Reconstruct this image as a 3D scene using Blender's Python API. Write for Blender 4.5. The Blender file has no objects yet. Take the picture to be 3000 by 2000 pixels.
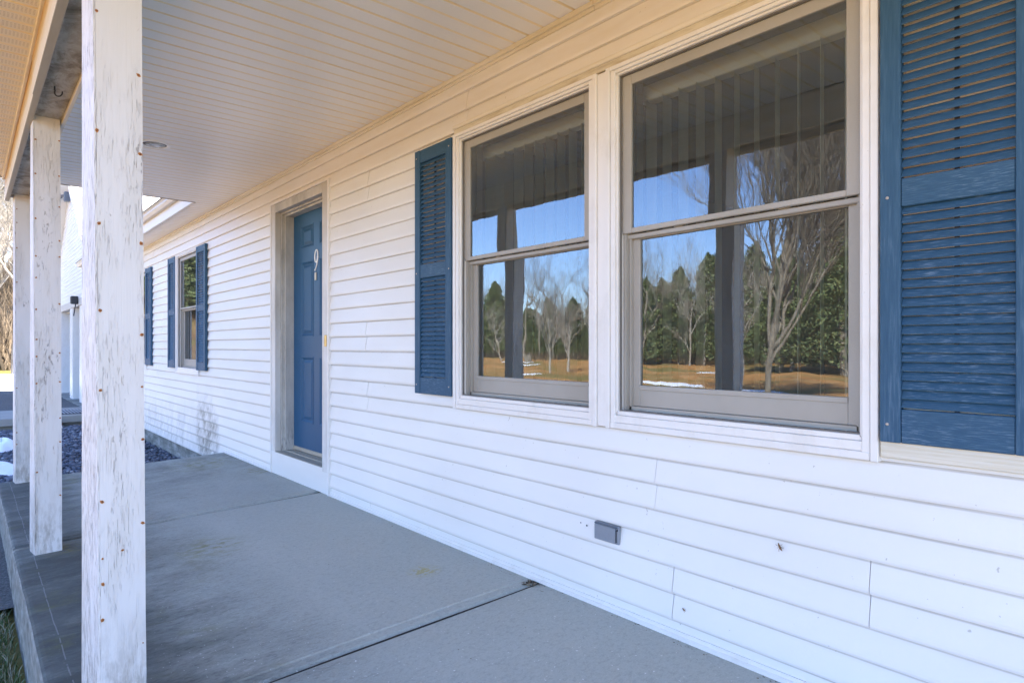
import bpy, bmesh, math, random
import numpy as np
from mathutils import Vector, Matrix
random.seed(7)
rng = np.random.default_rng(7)
R = math.radians
sc = bpy.context.scene
col = sc.collection

# ------------------------------------------------------------------ camera
VIEW_A = math.atan(1600.0 / 1868.0)          # angle between the wall and the view direction
cam_d = bpy.data.cameras.new('camera')
cam = bpy.data.objects.new('camera', cam_d)
col.objects.link(cam)
sc.camera = cam
cam.location = (0.0, -2.08, 1.12)
view = Vector((-math.cos(VIEW_A), math.sin(VIEW_A), 0.0))
cam.rotation_euler = view.to_track_quat('-Z', 'Y').to_euler()
cam_d.sensor_width = 36.0
cam_d.lens = 36.0 * 1868.0 / 3000.0
cam_d.shift_y = 14.0 / 3000.0
cam_d.clip_start = 0.02
cam_d.clip_end = 2000.0
# ------------------------------------------------------------------ light
SUN_EL, SUN_ROT = R(47), R(32)
w = bpy.data.worlds.new('World')
sc.world = w
w.use_nodes = True
wn = w.node_tree.nodes
wl = w.node_tree.links
wn.clear()
sky = wn.new('ShaderNodeTexSky')
sky.sky_type = 'NISHITA'
sky.sun_disc = False
sky.sun_elevation = SUN_EL
sky.sun_rotation = SUN_ROT
sky.air_density = 1.0
sky.dust_density = 0.1
sky.ozone_density = 2.2
bg = wn.new('ShaderNodeBackground')
bg.inputs['Strength'].default_value = 0.11
wo = wn.new('ShaderNodeOutputWorld')
tint = wn.new('ShaderNodeMix'); tint.data_type = 'RGBA'; tint.blend_type = 'MULTIPLY'; tint.inputs[0].default_value = 1.0
tint.inputs[7].default_value = (0.91, 0.965, 1.17, 1)      # colder, slightly violet winter sky
wl.new(sky.outputs['Color'], tint.inputs[6])
wl.new(tint.outputs[2], bg.inputs['Color'])
wl.new(bg.outputs['Background'], wo.inputs['Surface'])
sun_d = bpy.data.lights.new('sun', 'SUN')
sun_d.energy = 5.0
sun_d.angle = R(0.53)
sun_d.color = (1.0, 0.90, 0.76)
sun = bpy.data.objects.new('sun', sun_d)
col.objects.link(sun)
sdir = Vector((math.sin(SUN_ROT) * math.cos(SUN_EL), math.cos(SUN_ROT) * math.cos(SUN_EL), math.sin(SUN_EL)))
sun.rotation_euler = (-sdir).to_track_quat('-Z', 'Y').to_euler()
sun.location = (0, 0, 30)
sc.view_settings.view_transform = 'Standard'
sc.view_settings.look = 'None'
sc.view_settings.gamma = 1.0
sc.view_settings.use_curve_mapping = False
sc.view_settings.exposure = 2.58
sc.cycles.max_bounces = 10
sc.cycles.diffuse_bounces = 6
sc.cycles.glossy_bounces = 4
sc.cycles.transparent_max_bounces = 12
sc.cycles.use_denoising = True
sc.cycles.sample_clamp_indirect = 6.0

# ------------------------------------------------------------------ helpers
def srgb(r, g, b):
    f = lambda c: (c / 255 / 12.92) if c / 255 <= 0.04045 else ((c / 255 + 0.055) / 1.055) ** 2.4
    return (f(r), f(g), f(b), 1.0)

def tag(o, label=None, cat=None, group=None, kind=None):
    if label: o['label'] = label
    if cat: o['category'] = cat
    if group: o['group'] = group
    if kind: o['kind'] = kind
    return o

def empty(name, loc=(0, 0, 0), parent=None):
    o = bpy.data.objects.new(name, None)
    o.empty_display_size = 0.1
    o.location = loc
    col.objects.link(o)
    if parent: o.parent = parent
    return o

def link(name, mesh, parent=None, loc=(0, 0, 0), rot=(0, 0, 0), scale=None):
    o = bpy.data.objects.new(name, mesh)
    col.objects.link(o)
    o.location = loc
    o.rotation_euler = rot
    if scale: o.scale = scale
    if parent: o.parent = parent
    return o

class MB:
    """collects vertices and faces for one mesh"""
    def __init__(s):
        s.v = []; s.f = []
    def quad(s, a, b, c, d):
        n = len(s.v); s.v += [a, b, c, d]; s.f.append((n, n + 1, n + 2, n + 3))
    def box(s, x0, x1, y0, y1, z0, z1, m=None):
        n = len(s.v)
        p = [(x0, y0, z0), (x1, y0, z0), (x1, y1, z0), (x0, y1, z0), (x0, y0, z1), (x1, y0, z1), (x1, y1, z1), (x0, y1, z1)]
        if m is not None: p = [tuple(m @ Vector(q)) for q in p]
        s.v += p
        s.f += [tuple(n + i for i in q) for q in ((3, 2, 1, 0), (4, 5, 6, 7), (0, 1, 5, 4), (1, 2, 6, 5), (2, 3, 7, 6), (3, 0, 4, 7))]
    def bbox(s, x0, x1, y0, y1, z0, z1, b=0.003, m=None):
        """box with chamfered edges"""
        bm = bmesh.new()
        bmesh.ops.create_cube(bm, size=1.0)
        for v in bm.verts:
            v.co = Vector(((x0 + x1) / 2 + v.co.x * (x1 - x0), (y0 + y1) / 2 + v.co.y * (y1 - y0), (z0 + z1) / 2 + v.co.z * (z1 - z0)))
        bmesh.ops.bevel(bm, geom=bm.edges[:], offset=b, segments=1, affect='EDGES')
        s.addbm(bm, m)
    def addbm(s, bm, m=None):
        n = len(s.v)
        bm.verts.index_update()
        for v in bm.verts:
            c = v.co if m is None else m @ v.co
            s.v.append(tuple(c))
        for f in bm.faces:
            s.f.append(tuple(n + v.index for v in f.verts))
        bm.free()
    def prism(s, prof, axis, a, b, cap=True):
        """extrude a closed 2D profile along axis from a to b; profile pairs are the two other axes in order"""
        n = len(s.v); k = len(prof)
        for t in (a, b):
            for p, q in prof:
                s.v.append((t, p, q) if axis == 0 else (p, t, q) if axis == 1 else (p, q, t))
        for i in range(k):
            j = (i + 1) % k
            s.f.append((n + i, n + j, n + k + j, n + k + i))
        if cap:
            s.f.append(tuple(n + i for i in range(k - 1, -1, -1)))
            s.f.append(tuple(n + k + i for i in range(k)))
    def tube(s, pts, rad, sides=6, cap=True):
        n0 = len(s.v)
        prev = None
        k = len(pts)
        for i, p in enumerate(pts):
            p = Vector(p)
            d = (Vector(pts[min(i + 1, k - 1)]) - Vector(pts[max(i - 1, 0)]))
            if d.length < 1e-9: d = Vector((0, 0, 1))
            d.normalize()
            if prev is None:
                u = d.orthogonal().normalized()
            else:
                u = (prev - d * prev.dot(d)).normalized()
            prev = u
            vv = d.cross(u)
            r = rad[i] if isinstance(rad, (list, tuple)) else rad
            for j in range(sides):
                a = 2 * math.pi * j / sides
                s.v.append(tuple(p + u * (math.cos(a) * r) + vv * (math.sin(a) * r)))
        for i in range(k - 1):
            for j in range(sides):
                a = n0 + i * sides + j; b = n0 + i * sides + (j + 1) % sides
                s.f.append((a, b, b + sides, a + sides))
        if cap:
            s.f.append(tuple(n0 + j for j in range(sides - 1, -1, -1)))
            s.f.append(tuple(n0 + (k - 1) * sides + j for j in range(sides)))
    def lathe(s, prof, axis_o, n=24, m=None):
        """profile of (radius, height) spun round z at axis_o"""
        n0 = len(s.v)
        for r, z in prof:
            for j in range(n):
                a = 2 * math.pi * j / n
                p = Vector((axis_o[0] + r * math.cos(a), axis_o[1] + r * math.sin(a), axis_o[2] + z))
                s.v.append(tuple(p if m is None else m @ p))
        for i in range(len(prof) - 1):
            for j in range(n):
                a = n0 + i * n + j; b = n0 + i * n + (j + 1) % n
                s.f.append((a, b, b + n, a + n))
        s.f.append(tuple(n0 + j for j in range(n - 1, -1, -1)))
        s.f.append(tuple(n0 + (len(prof) - 1) * n + j for j in range(n)))
    def mesh(s, name, mat, smooth=False):
        me = bpy.data.meshes.new(name)
        me.from_pydata(s.v, [], s.f)
        if mat: me.materials.append(mat)
        if smooth:
            me.polygons.foreach_set('use_smooth', [True] * len(me.polygons))
        me.update()
        return me
    def build(s, name, mat, parent=None, smooth=False, **k):
        return link(name, s.mesh(name, mat, smooth), parent, **k)

# ------------------------------------------------------------------ materials
class N:
    def __init__(s, name, rough=0.6, base=(0.5, 0.5, 0.5, 1), spec=0.5):
        s.m = bpy.data.materials.new(name); s.m.use_nodes = True
        s.t = s.m.node_tree; s.n = s.t.nodes; s.l = s.t.links
        s.b = s.n['Principled BSDF']
        s.b.inputs['Roughness'].default_value = rough
        s.b.inputs['Base Color'].default_value = base
        s.b.inputs['Specular IOR Level'].default_value = spec
        s._p = None
    @property
    def pos(s):
        if s._p is None:
            g = s.n.new('ShaderNodeNewGeometry'); s._p = g.outputs['Position']
        return s._p
    def node(s, t, **k):
        n = s.n.new(t)
        for a, b in k.items(): setattr(n, a, b)
        return n
    def mapv(s, scale, src=None, loc=(0, 0, 0)):
        n = s.n.new('ShaderNodeMapping')
        n.inputs['Scale'].default_value = scale
        n.inputs['Location'].default_value = loc
        s.l.new(src or s.pos, n.inputs['Vector'])
        return n.outputs['Vector']
    def noise(s, scale=(1, 1, 1), detail=4, rough=0.55, src=None, loc=(0, 0, 0), dist=0.0):
        n = s.n.new('ShaderNodeTexNoise')
        n.inputs['Scale'].default_value = 1.0
        n.inputs['Detail'].default_value = detail
        n.inputs['Roughness'].default_value = rough
        n.inputs['Distortion'].default_value = dist
        s.l.new(s.mapv(scale, src, loc), n.inputs['Vector'])
        return n.outputs['Fac']
    def ramp(s, fac, stops, interp='LINEAR'):
        n = s.n.new('ShaderNodeValToRGB')
        n.color_ramp.interpolation = interp
        e = n.color_ramp.elements
        while len(e) < len(stops): e.new(0.5)
        for i, (p, c) in enumerate(stops):
            e[i].position = p
            e[i].color = c if hasattr(c, '__len__') else (c, c, c, 1)
        s.l.new(fac, n.inputs['Fac'])
        return n.outputs['Color']
    def mix(s, a, b, fac, mode='MIX'):
        n = s.n.new('ShaderNodeMix'); n.data_type = 'RGBA'; n.blend_type = mode
        for k, v in ((0, fac), (6, a), (7, b)):
            if isinstance(v, (int, float, tuple)): n.inputs[k].default_value = v
            else: s.l.new(v, n.inputs[k])
        return n.outputs[2]
    def math(s, op, a, b=0.0, clamp=False):
        n = s.n.new('ShaderNodeMath'); n.operation = op; n.use_clamp = clamp
        for k, v in ((0, a), (1, b)):
            if isinstance(v, (int, float)): n.inputs[k].default_value = v
            else: s.l.new(v, n.inputs[k])
        return n.outputs[0]
    def rng(s, v, a, b, c=0.0, d=1.0):
        n = s.n.new('ShaderNodeMapRange')
        s.l.new(v, n.inputs[0])
        for i, q in enumerate((a, b, c, d)): n.inputs[i + 1].default_value = q
        return n.outputs[0]
    def xyz(s):
        n = s.n.new('ShaderNodeSeparateXYZ'); s.l.new(s.pos, n.inputs[0]); return n.outputs
    def color(s, c): s.l.new(c, s.b.inputs['Base Color'])
    def bump(s, h, dist=0.002, strength=1.0):
        n = s.n.new('ShaderNodeBump')
        n.inputs['Distance'].default_value = dist; n.inputs['Strength'].default_value = strength
        s.l.new(h, n.inputs['Height']); s.l.new(n.outputs['Normal'], s.b.inputs['Normal'])

# white vinyl siding, with the grey mildew patch low on the far wall
a = N('white_vinyl', 0.42)
X_, Y_, Z_ = a.xyz()
c0 = a.mix((0.80, 0.79, 0.765, 1), (0.745, 0.735, 0.705, 1), a.ramp(a.noise((0.9, 1, 3.0), 5), [(0.35, 0), (0.7, 1)]))
streak = a.ramp(a.noise((7, 7, 1.6), 6, 0.65, dist=0.4), [(0.42, 0), (0.62, 1)])
fine = a.ramp(a.noise((30, 30, 14), 4, 0.7), [(0.35, 0.25), (0.65, 1)])
ex = a.math('DIVIDE', a.math('ADD', X_, 7.72), 0.46)
ez = a.math('DIVIDE', a.math('SUBTRACT', Z_, 0.10), 0.46)
rr2 = a.math('ADD', a.math('POWER', a.math('ABSOLUTE', ex), 2.0), a.math('POWER', a.math('ABSOLUTE', ez), 2.0))
patch = a.math('MULTIPLY', a.rng(rr2, 1.25, 0.30), a.ramp(a.noise((5, 5, 3.2), 5, 0.65, dist=0.5), [(0.36, 0.15), (0.56, 1)]))
band = a.math('MULTIPLY', a.math('MULTIPLY', a.rng(Z_, 0.50, -0.05), a.rng(X_, -7.9, -8.6)), a.math('MULTIPLY', streak, 0.50))
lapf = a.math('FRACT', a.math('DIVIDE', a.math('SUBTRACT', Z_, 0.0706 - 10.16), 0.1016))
mm = a.math('MULTIPLY', a.math('MAXIMUM', patch, band), a.math('MULTIPLY', fine, a.rng(lapf, 0.0, 0.9, 0.55, 1.0)))
c1 = a.mix(c0, (0.20, 0.21, 0.19, 1), a.math('MULTIPLY', mm, 1.5, True))
dirt = a.ramp(a.noise((60, 60, 60), 2), [(0.735, 0), (0.76, 1)])
c2 = a.mix(c1, (0.30, 0.27, 0.22, 1), a.math('MULTIPLY', dirt, 0.5))
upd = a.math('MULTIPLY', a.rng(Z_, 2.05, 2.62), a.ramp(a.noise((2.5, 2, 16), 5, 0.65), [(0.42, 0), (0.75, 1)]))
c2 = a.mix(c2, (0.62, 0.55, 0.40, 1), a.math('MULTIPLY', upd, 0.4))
lo_ = a.rng(Z_, 1.0, 1.5, 0.0, 0.055)  # moves the painted lap line with height so it shows from the camera
lap_shade = a.math('MULTIPLY', a.rng(a.math('SUBTRACT', lapf, lo_), 0.885, 0.925), a.ramp(a.noise((3, 3, 12), 4, 0.7), [(0.3, 0.45), (0.65, 1)]))  # shadow under each lap, painted as a dark line in the colour
c2 = a.mix(c2, (0.25, 0.22, 0.19, 1), a.math('MULTIPLY', lap_shade, 0.58))
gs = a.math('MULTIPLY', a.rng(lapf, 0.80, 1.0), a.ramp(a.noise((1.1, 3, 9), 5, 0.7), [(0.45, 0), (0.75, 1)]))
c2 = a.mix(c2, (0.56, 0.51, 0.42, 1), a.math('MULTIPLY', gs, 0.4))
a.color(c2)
a.bump(a.noise((220, 220, 60), 3, 0.6), 0.0006)
M_VINYL = a.m

a = N('plain_vinyl', 0.42)
a.color(a.mix((0.80, 0.79, 0.765, 1), (0.74, 0.73, 0.70, 1), a.ramp(a.noise((0.9, 1, 3.0), 5), [(0.35, 0), (0.7, 1)])))
M_PLAIN = a.m
a = N('cream_board', 0.6)
g = a.noise((4, 60, 160), 5, 0.6, dist=0.6)
a.color(a.mix((0.72, 0.68, 0.58, 1), (0.60, 0.53, 0.38, 1), a.ramp(g, [(0.4, 0), (0.75, 1)])))
a.bump(g, 0.002)
M_CREAM = a.m

a = N('white_trim', 0.38)
c = a.mix((0.78, 0.77, 0.75, 1), (0.66, 0.64, 0.60, 1), a.ramp(a.noise((8, 8, 5), 6, 0.7), [(0.5, 0), (0.85, 1)]))
sp = a.ramp(a.noise((75, 75, 75), 2), [(0.74, 0), (0.77, 1)])
a.color(a.mix(c, (0.33, 0.27, 0.20, 1), a.math('MULTIPLY', sp, 0.35)))
M_TRIM = a.m

a = N('stained_trim', 0.5)
c = a.ramp(a.noise((5, 20, 45), 6, 0.7), [(0.32, (0.42, 0.35, 0.24, 1)), (0.5, (0.60, 0.55, 0.43, 1)), (0.7, (0.72, 0.67, 0.56, 1))])
a.color(c)
M_STAIN = a.m

a = N('frieze_trim', 0.4)
a.color(a.ramp(a.noise((1.2, 6, 30), 5, 0.6), [(0.35, (0.66, 0.60, 0.46, 1)), (0.65, (0.76, 0.73, 0.65, 1))]))
M_FRIEZE = a.m

# sash colour carries the dimming of an insect screen whose mesh is not built
a = N('greige_sash', 0.5)
wv = a.noise((700, 700, 700), 1)
a.color(a.mix((0.40, 0.385, 0.35, 1), (0.33, 0.31, 0.27, 1), a.ramp(a.mix(a.noise((3, 3, 2), 4), wv, 0.35), [(0.38, 0), (0.66, 1)])))
M_SASH = a.m
a = N('dark_gap', 0.8, (0.018, 0.015, 0.013, 1)); M_DARK = a.m
a = N('screen_frame', 0.45, (0.16, 0.15, 0.14, 1)); M_SCREENF = a.m

# unpainted-looking aluminium wrap round the door
a = N('weathered_casing', 0.55)
n1 = a.noise((6, 6, 2.0), 6, 0.65)
n2 = a.noise((60, 60, 8), 4, 0.7)
Z_ = a.xyz()[2]
c = a.ramp(n1, [(0.3, (0.34, 0.33, 0.305, 1)), (0.5, (0.50, 0.49, 0.46, 1)), (0.7, (0.60, 0.59, 0.56, 1))])
c = a.mix(c, (0.17, 0.15, 0.13, 1), a.math('MULTIPLY', a.ramp(n2, [(0.62, 0), (0.78, 1)]), 0.6))
low = a.math('MULTIPLY', a.rng(Z_, 0.42, 0.2), a.ramp(a.noise((45, 45, 7), 4, 0.7), [(0.5, 0), (0.56, 1)]))
c = a.mix(c, (0.10, 0.09, 0.085, 1), a.math('MULTIPLY', low, 0.85))
a.color(c)
a.bump(n2, 0.0012)
M_CASE = a.m

a = N('white_casing_face', 0.5)
n1 = a.noise((7, 7, 2.5), 6, 0.65)
Z_ = a.xyz()[2]
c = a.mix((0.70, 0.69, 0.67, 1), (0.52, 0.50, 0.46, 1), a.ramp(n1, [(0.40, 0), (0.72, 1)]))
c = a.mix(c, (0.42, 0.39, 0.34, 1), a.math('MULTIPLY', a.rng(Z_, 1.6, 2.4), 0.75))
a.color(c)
M_CASE2 = a.m

def blue_paint(name, horiz):
    a = N(name, 0.55, spec=0.3)
    sc_ = (26, 26, 330) if horiz else (160, 160, 10)
    g = a.noise(sc_, 6, 0.65)
    big = a.noise((3, 3, 6) if horiz else (9, 9, 2), 4, 0.6)
    c = a.mix((0.024, 0.078, 0.148, 1), (0.042, 0.110, 0.192, 1), a.ramp(g, [(0.35, 0), (0.7, 1)]))
    wear = a.math('MULTIPLY', a.ramp(g, [(0.53, 0), (0.66, 1)]), a.ramp(big, [(0.42, 0.08), (0.60, 1)]))
    z = a.xyz()[2]
    wear = a.math('MULTIPLY', wear, a.rng(z, 1.95, 1.35, 0.12, 1.0 if horiz else 0.25))
    c = a.mix(c, (0.30, 0.40, 0.52, 1), a.math('MULTIPLY', wear, 0.55))
    a.color(c)
    a.bump(g, 0.0012)
    return a.m
M_BLUE_H = blue_paint('faded_blue_paint_across', True)
M_BLUE_V = blue_paint('faded_blue_paint_upright', False)

a = N('door_blue', 0.42, spec=0.3)
a.color(a.mix((0.012, 0.080, 0.175, 1), (0.018, 0.094, 0.200, 1), a.noise((5, 5, 3), 4)))
a.bump(a.noise((160, 160, 30), 4, 0.6), 0.0005)
M_DOOR = a.m

a = N('white_paint_number', 0.4, (0.85, 0.85, 0.82, 1)); M_NUM = a.m
a = N('brass', 0.35, (0.62, 0.46, 0.20, 1)); a.b.inputs['Metallic'].default_value = 0.8; M_BRASS = a.m
a = N('almond_plastic', 0.4, (0.66, 0.60, 0.46, 1)); M_ALMOND = a.m

# flaking white post paint
def post_paint(name, flake, seed):
    a = N(name, 0.6)
    crack = a.noise((420, 420, 17.0), 5, 0.62, loc=(seed, 0, seed), dist=0.3)
    area = a.noise((8, 8, 1.7), 4, 0.65, loc=(0, seed, 0))
    chip = a.noise((85, 85, 26), 5, 0.62, loc=(seed, seed, 0), dist=0.5)
    chiparea = a.noise((9, 9, 2.6), 4, 0.7, loc=(0, 0, seed + 3))
    z = a.xyz()[2]
    k_ = 0.67 + 0.07 * flake
    base = a.mix((k_, k_ * .985, k_ * .98, 1), (k_ * .86, k_ * .83, k_ * .78, 1), a.ramp(area, [(0.45, 0), (0.75, 1)]))
    thr = a.math('MULTIPLY', a.ramp(crack, [(0.60 - 0.045 * flake, 0), (0.64 - 0.045 * flake, 1)]), a.ramp(area, [(0.50 - 0.18 * flake, 0), (0.62 - .08 * flake, 1)]))
    c = a.mix(base, (0.28, 0.25, 0.235, 1), a.math('MULTIPLY', thr, 0.42 + .22 * flake))
    ch = a.math('MULTIPLY', a.ramp(chip, [(0.57, 0), (0.585, 1)]), a.ramp(chiparea, [(0.60 - 0.08 * flake, 0), (0.64, 1)]))
    c = a.mix(c, (0.33, 0.30, 0.29, 1), a.math('MULTIPLY', ch, 0.85))
    foot = a.math('MULTIPLY', a.rng(z, 0.33, 0.0), a.ramp(a.noise((30, 30, 9), 5, 0.7), [(0.42, 0), (0.62, 1)]))
    c = a.mix(c, (0.25, 0.22, 0.18, 1), a.math('MULTIPLY', foot, 0.75))
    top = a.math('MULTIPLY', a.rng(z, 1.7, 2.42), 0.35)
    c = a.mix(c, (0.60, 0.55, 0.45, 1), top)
    a.color(c)
    h = a.math('SUBTRACT', a.math('MULTIPLY', a.noise((150, 150, 4), 4), 0.35), a.math('MAXIMUM', thr, ch))
    a.bump(h, 0.0022)
    return a.m
M_POST = post_paint('flaking_white_paint', 0.25, 2.0)
M_POST2 = post_paint('badly_flaking_white_paint', 1.0, 5.0)
a = N('rust', 0.8)
a.color(a.ramp(a.noise((400, 400, 400), 3), [(0.4, (0.10, 0.035, 0.012, 1)), (0.6, (0.42, 0.15, 0.035, 1))]))
M_RUST = a.m
a = N('rust_stain', 0.8, (0.52, 0.26, 0.10, 1)); M_RUST2 = a.m
a = N('steel_screw', 0.4, (0.45, 0.40, 0.36, 1)); M_SCREW = a.m

a = N('ceiling_vinyl', 0.35)
n1 = a.noise((1.2, 0.7, 1), 4)
a.color(a.mix((0.86, 0.85, 0.83, 1), (0.82, 0.805, 0.78, 1), n1))
a.bump(a.noise((220, 40, 10), 3), 0.0004)
M_CEIL = a.m
a = N('tan_groove', 0.6, (0.82, 0.73, 0.55, 1)); M_GROOVE = a.m
# vented soffit : little punched slots
a = N('vented_soffit', 0.45)
X_, Y_, Z_ = a.xyz()
fx = a.math('FRACT', a.math('DIVIDE', X_, 0.1016 / 7.0))
fy = a.math('FRACT', a.math('DIVIDE', Y_, 0.0145))
fb = a.math('FRACT', a.math('DIVIDE', a.math('ADD', X_, 7.15), 0.1016))
bandm = a.math('LESS_THAN', a.math('ABSOLUTE', a.math('SUBTRACT', fb, 0.5)), 0.31)
hole = a.math('MULTIPLY', bandm, a.math('MULTIPLY', a.math('LESS_THAN', a.math('ABSOLUTE', a.math('SUBTRACT', fx, 0.5)), 0.17), a.math('LESS_THAN', a.math('ABSOLUTE', a.math('SUBTRACT', fy, 0.5)), 0.28)))
a.color(a.mix((0.74, 0.69, 0.57, 1), (0.44, 0.39, 0.30, 1), hole))
M_VENT = a.m

a = N('gold_stained_board', 0.6)
Y_ = a.xyz()[2]
n1 = a.noise((3, 3, 40), 5, 0.7)
gold = a.math('ADD', a.rng(Y_, 2.44, 2.60), a.math('SUBTRACT', n1, 0.5))
a.color(a.ramp(gold, [(0.1, (0.66, 0.60, 0.50, 1)), (0.45, (0.58, 0.44, 0.25, 1)), (0.9, (0.40, 0.23, 0.07, 1))]))
M_GOLD = a.m
a = N('grey_board_edge', 0.6)
a.color(a.mix((0.46, 0.43, 0.36, 1), (0.33, 0.30, 0.24, 1), a.noise((4, 30, 30), 5)))
M_EDGE = a.m
a = N('mildewed_beam', 0.75)
n1 = a.noise((5, 9, 6), 7, 0.68, dist=0.6)
n2 = a.noise((14, 26, 10), 5, 0.7)
c = a.ramp(n1, [(0.34, (0.13, 0.105, 0.07, 1)), (0.46, (0.27, 0.235, 0.185, 1)), (0.56, (0.40, 0.37, 0.32, 1)), (0.72, (0.50, 0.47, 0.42, 1))])
a.color(a.mix(c, (0.11, 0.10, 0.09, 1), a.math('MULTIPLY', a.ramp(n2, [(0.6, 0), (0.72, 1)]), 0.7)))
a.bump(n2, 0.002)
M_BEAM = a.m

# glass
a = N('window_glass', 0.0)
a.n.remove(a.b)
out = a.n['Material Output']
tr = a.node('ShaderNodeBsdfTransparent'); tr.inputs['Color'].default_value = (0.80, 0.82, 0.80, 1)
gl = a.node('ShaderNodeBsdfGlossy'); gl.inputs['Roughness'].default_value = 0.012
gl.inputs['Color'].default_value = (0.80, 0.90, 1.0, 1)
fr = a.node('ShaderNodeFresnel'); fr.inputs['IOR'].default_value = 2.35
bp = a.node('ShaderNodeBump'); bp.inputs['Distance'].default_value = 0.0008; bp.inputs['Strength'].default_value = 1.0
a.l.new(a.noise((4.5, 4.5, 3.2), 2, 0.35), bp.inputs['Height'])
a.l.new(bp.outputs['Normal'], gl.inputs['Normal'])
ms = a.node('ShaderNodeMixShader')
a.l.new(fr.outputs[0], ms.inputs[0]); a.l.new(tr.outputs[0], ms.inputs[1]); a.l.new(gl.outputs[0], ms.inputs[2])
du = a.node('ShaderNodeBsdfDiffuse')
a.l.new(a.ramp(a.noise((500, 500, 90), 2, 0.7), [(0.35, (0.22, 0.22, 0.19, 1)), (0.65, (0.60, 0.58, 0.52, 1))]), du.inputs['Color'])
ms2 = a.node('ShaderNodeMixShader')
a.l.new(a.rng(a.noise((3, 3, 260), 4, 0.6), 0.3, 0.75, 0.02, 0.08), ms2.inputs[0])
a.l.new(ms.outputs[0], ms2.inputs[1]); a.l.new(du.outputs[0], ms2.inputs[2])
a.l.new(ms2.outputs[0], out.inputs['Surface'])
M_GLASS = a.m

a = N('blind_vane', 0.6, (0.80, 0.83, 0.74, 1)); M_VANE = a.m
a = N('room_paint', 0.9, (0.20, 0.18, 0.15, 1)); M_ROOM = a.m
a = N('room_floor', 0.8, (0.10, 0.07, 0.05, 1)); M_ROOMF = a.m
a = N('wall_core', 0.9, (0.20, 0.18, 0.15, 1)); M_CORE = a.m

# porch concrete
a = N('porch_concrete', 0.85)
X_, Y_, Z_ = a.xyz()
broom = a.noise((75, 22, 110), 6, 0.72, dist=0.5)
blot = a.noise((1.3, 1.0, 1), 6, 0.62)
blot2 = a.noise((5, 2.2, 5), 6, 0.68, loc=(4, 1, 0))
grain = a.noise((330, 330, 330), 2, 0.6)
base = a.mix((0.40, 0.415, 0.375, 1), (0.50, 0.51, 0.465, 1), blot)
base = a.mix(base, (0.33, 0.335, 0.30, 1), a.math('MULTIPLY', a.ramp(a.noise((190, 110, 150), 3, 0.7), [(0.45, 0), (0.75, 1)]), 0.7))
edge = a.rng(Y_, -0.85, -1.60)                     # algae darkening along the open edge
endm = a.math('MULTIPLY', a.rng(X_, -4.6, -6.9, 0.0, 0.8), a.ramp(a.noise((0.9, 1.6, 1), 5, 0.6, loc=(9, 9, 0)), [(0.35, 0.3), (0.6, 1)]))
yard = a.math('MAXIMUM', a.math('MULTIPLY', edge, a.rng(X_, -0.6, -2.3, 0.2, 1.0)), endm)
pit = a.ramp(a.noise((65, 42, 65), 4, 0.75, loc=(3, 8, 0)), [(0.50, 0), (0.68, 1)])
base = a.mix(base, (0.26, 0.265, 0.24, 1), a.math('MULTIPLY', pit, 0.45))
stain = a.math('MULTIPLY', yard, a.ramp(blot2, [(0.30, 0.35), (0.60, 1)]))
c = a.mix(base, (0.072, 0.078, 0.062, 1), stain)
c = a.mix(c, (0.055, 0.055, 0.055, 1), a.math('MULTIPLY', a.ramp(broom, [(0.50, 0), (0.66, 1)]), a.math('ADD', a.math('MULTIPLY', stain, 0.8), 0.08)))
c = a.mix(c, (0.40, 0.40, 0.38, 1), a.math('MULTIPLY', a.ramp(a.noise((24, 12, 9), 5, 0.7, loc=(7, 2, 0)), [(0.66, 0), (0.72, 1)]), 0.55))
moss = a.math('MULTIPLY', a.ramp(a.noise((3.6, 3.2, 1), 5, 0.7, loc=(1.5, 3, 0)), [(0.56, 0), (0.70, 1)]), a.math('MULTIPLY', stain, 0.85))
c = a.mix(c, (0.155, 0.155, 0.045, 1), moss)
fl = a.ramp(a.noise((80, 80, 80), 1), [(0.735, 0), (0.755, 1)])
c = a.mix(c, (0.75, 0.75, 0.72, 1), a.math('MULTIPLY', fl, a.rng(X_, -3.2, -1.6, 0.25, 0.9)))
# yellow lichen spot near the wall and pale worn chalk line along the edge
def spot(x, y, r):
    d = a.math('SQRT', a.math('ADD', a.math('POWER', a.math('SUBTRACT', X_, x), 2.0), a.math('POWER', a.math('SUBTRACT', Y_, y), 2.0)))
    return a.rng(d, r, r * 0.2)
dk = a.math('MULTIPLY', a.rng(Y_, -1.38, -1.62), a.ramp(a.noise((9, 5, 9), 5, 0.7), [(0.32, 0.35), (0.55, 1)]))
c = a.mix(c, (0.060, 0.064, 0.060, 1), a.math('MULTIPLY', dk, 0.7))
for sx, sy, sr in ((-4.50, -1.64, .16), (-5.85, -.05, .22), (-1.75, -1.25, .30), (-6.6, -.35, .40), (-3.9, -1.0, .25)):
    c = a.mix(c, (0.19, 0.185, 0.035, 1), a.math('MULTIPLY', a.math('MULTIPLY', spot(sx, sy, sr), a.ramp(a.noise((22, 14, 9), 5, 0.7), [(0.46, 0), (0.64, 1)])), 0.75))
c = a.mix(c, (0.40, 0.33, 0.08, 1), a.math('MULTIPLY', a.math('MULTIPLY', spot(-2.72, -0.33, 0.10), a.ramp(a.noise((40, 40, 9), 4), [(0.4, 0), (0.6, 1)])), 0.8))
dl = a.math('ABSOLUTE', a.math('ADD', a.math('ADD', Y_, 1.793), a.math('MULTIPLY', a.math('SUBTRACT', blot, 0.5), 0.03)))
chalk = a.math('MULTIPLY', a.math('LESS_THAN', dl, 0.0022), a.math('GREATER_THAN', a.noise((14, 14, 1), 3), 0.44))
c = a.mix(c, (0.42, 0.42, 0.42, 1), a.math('MULTIPLY', chalk, 0.28))
a.color(c)
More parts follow.
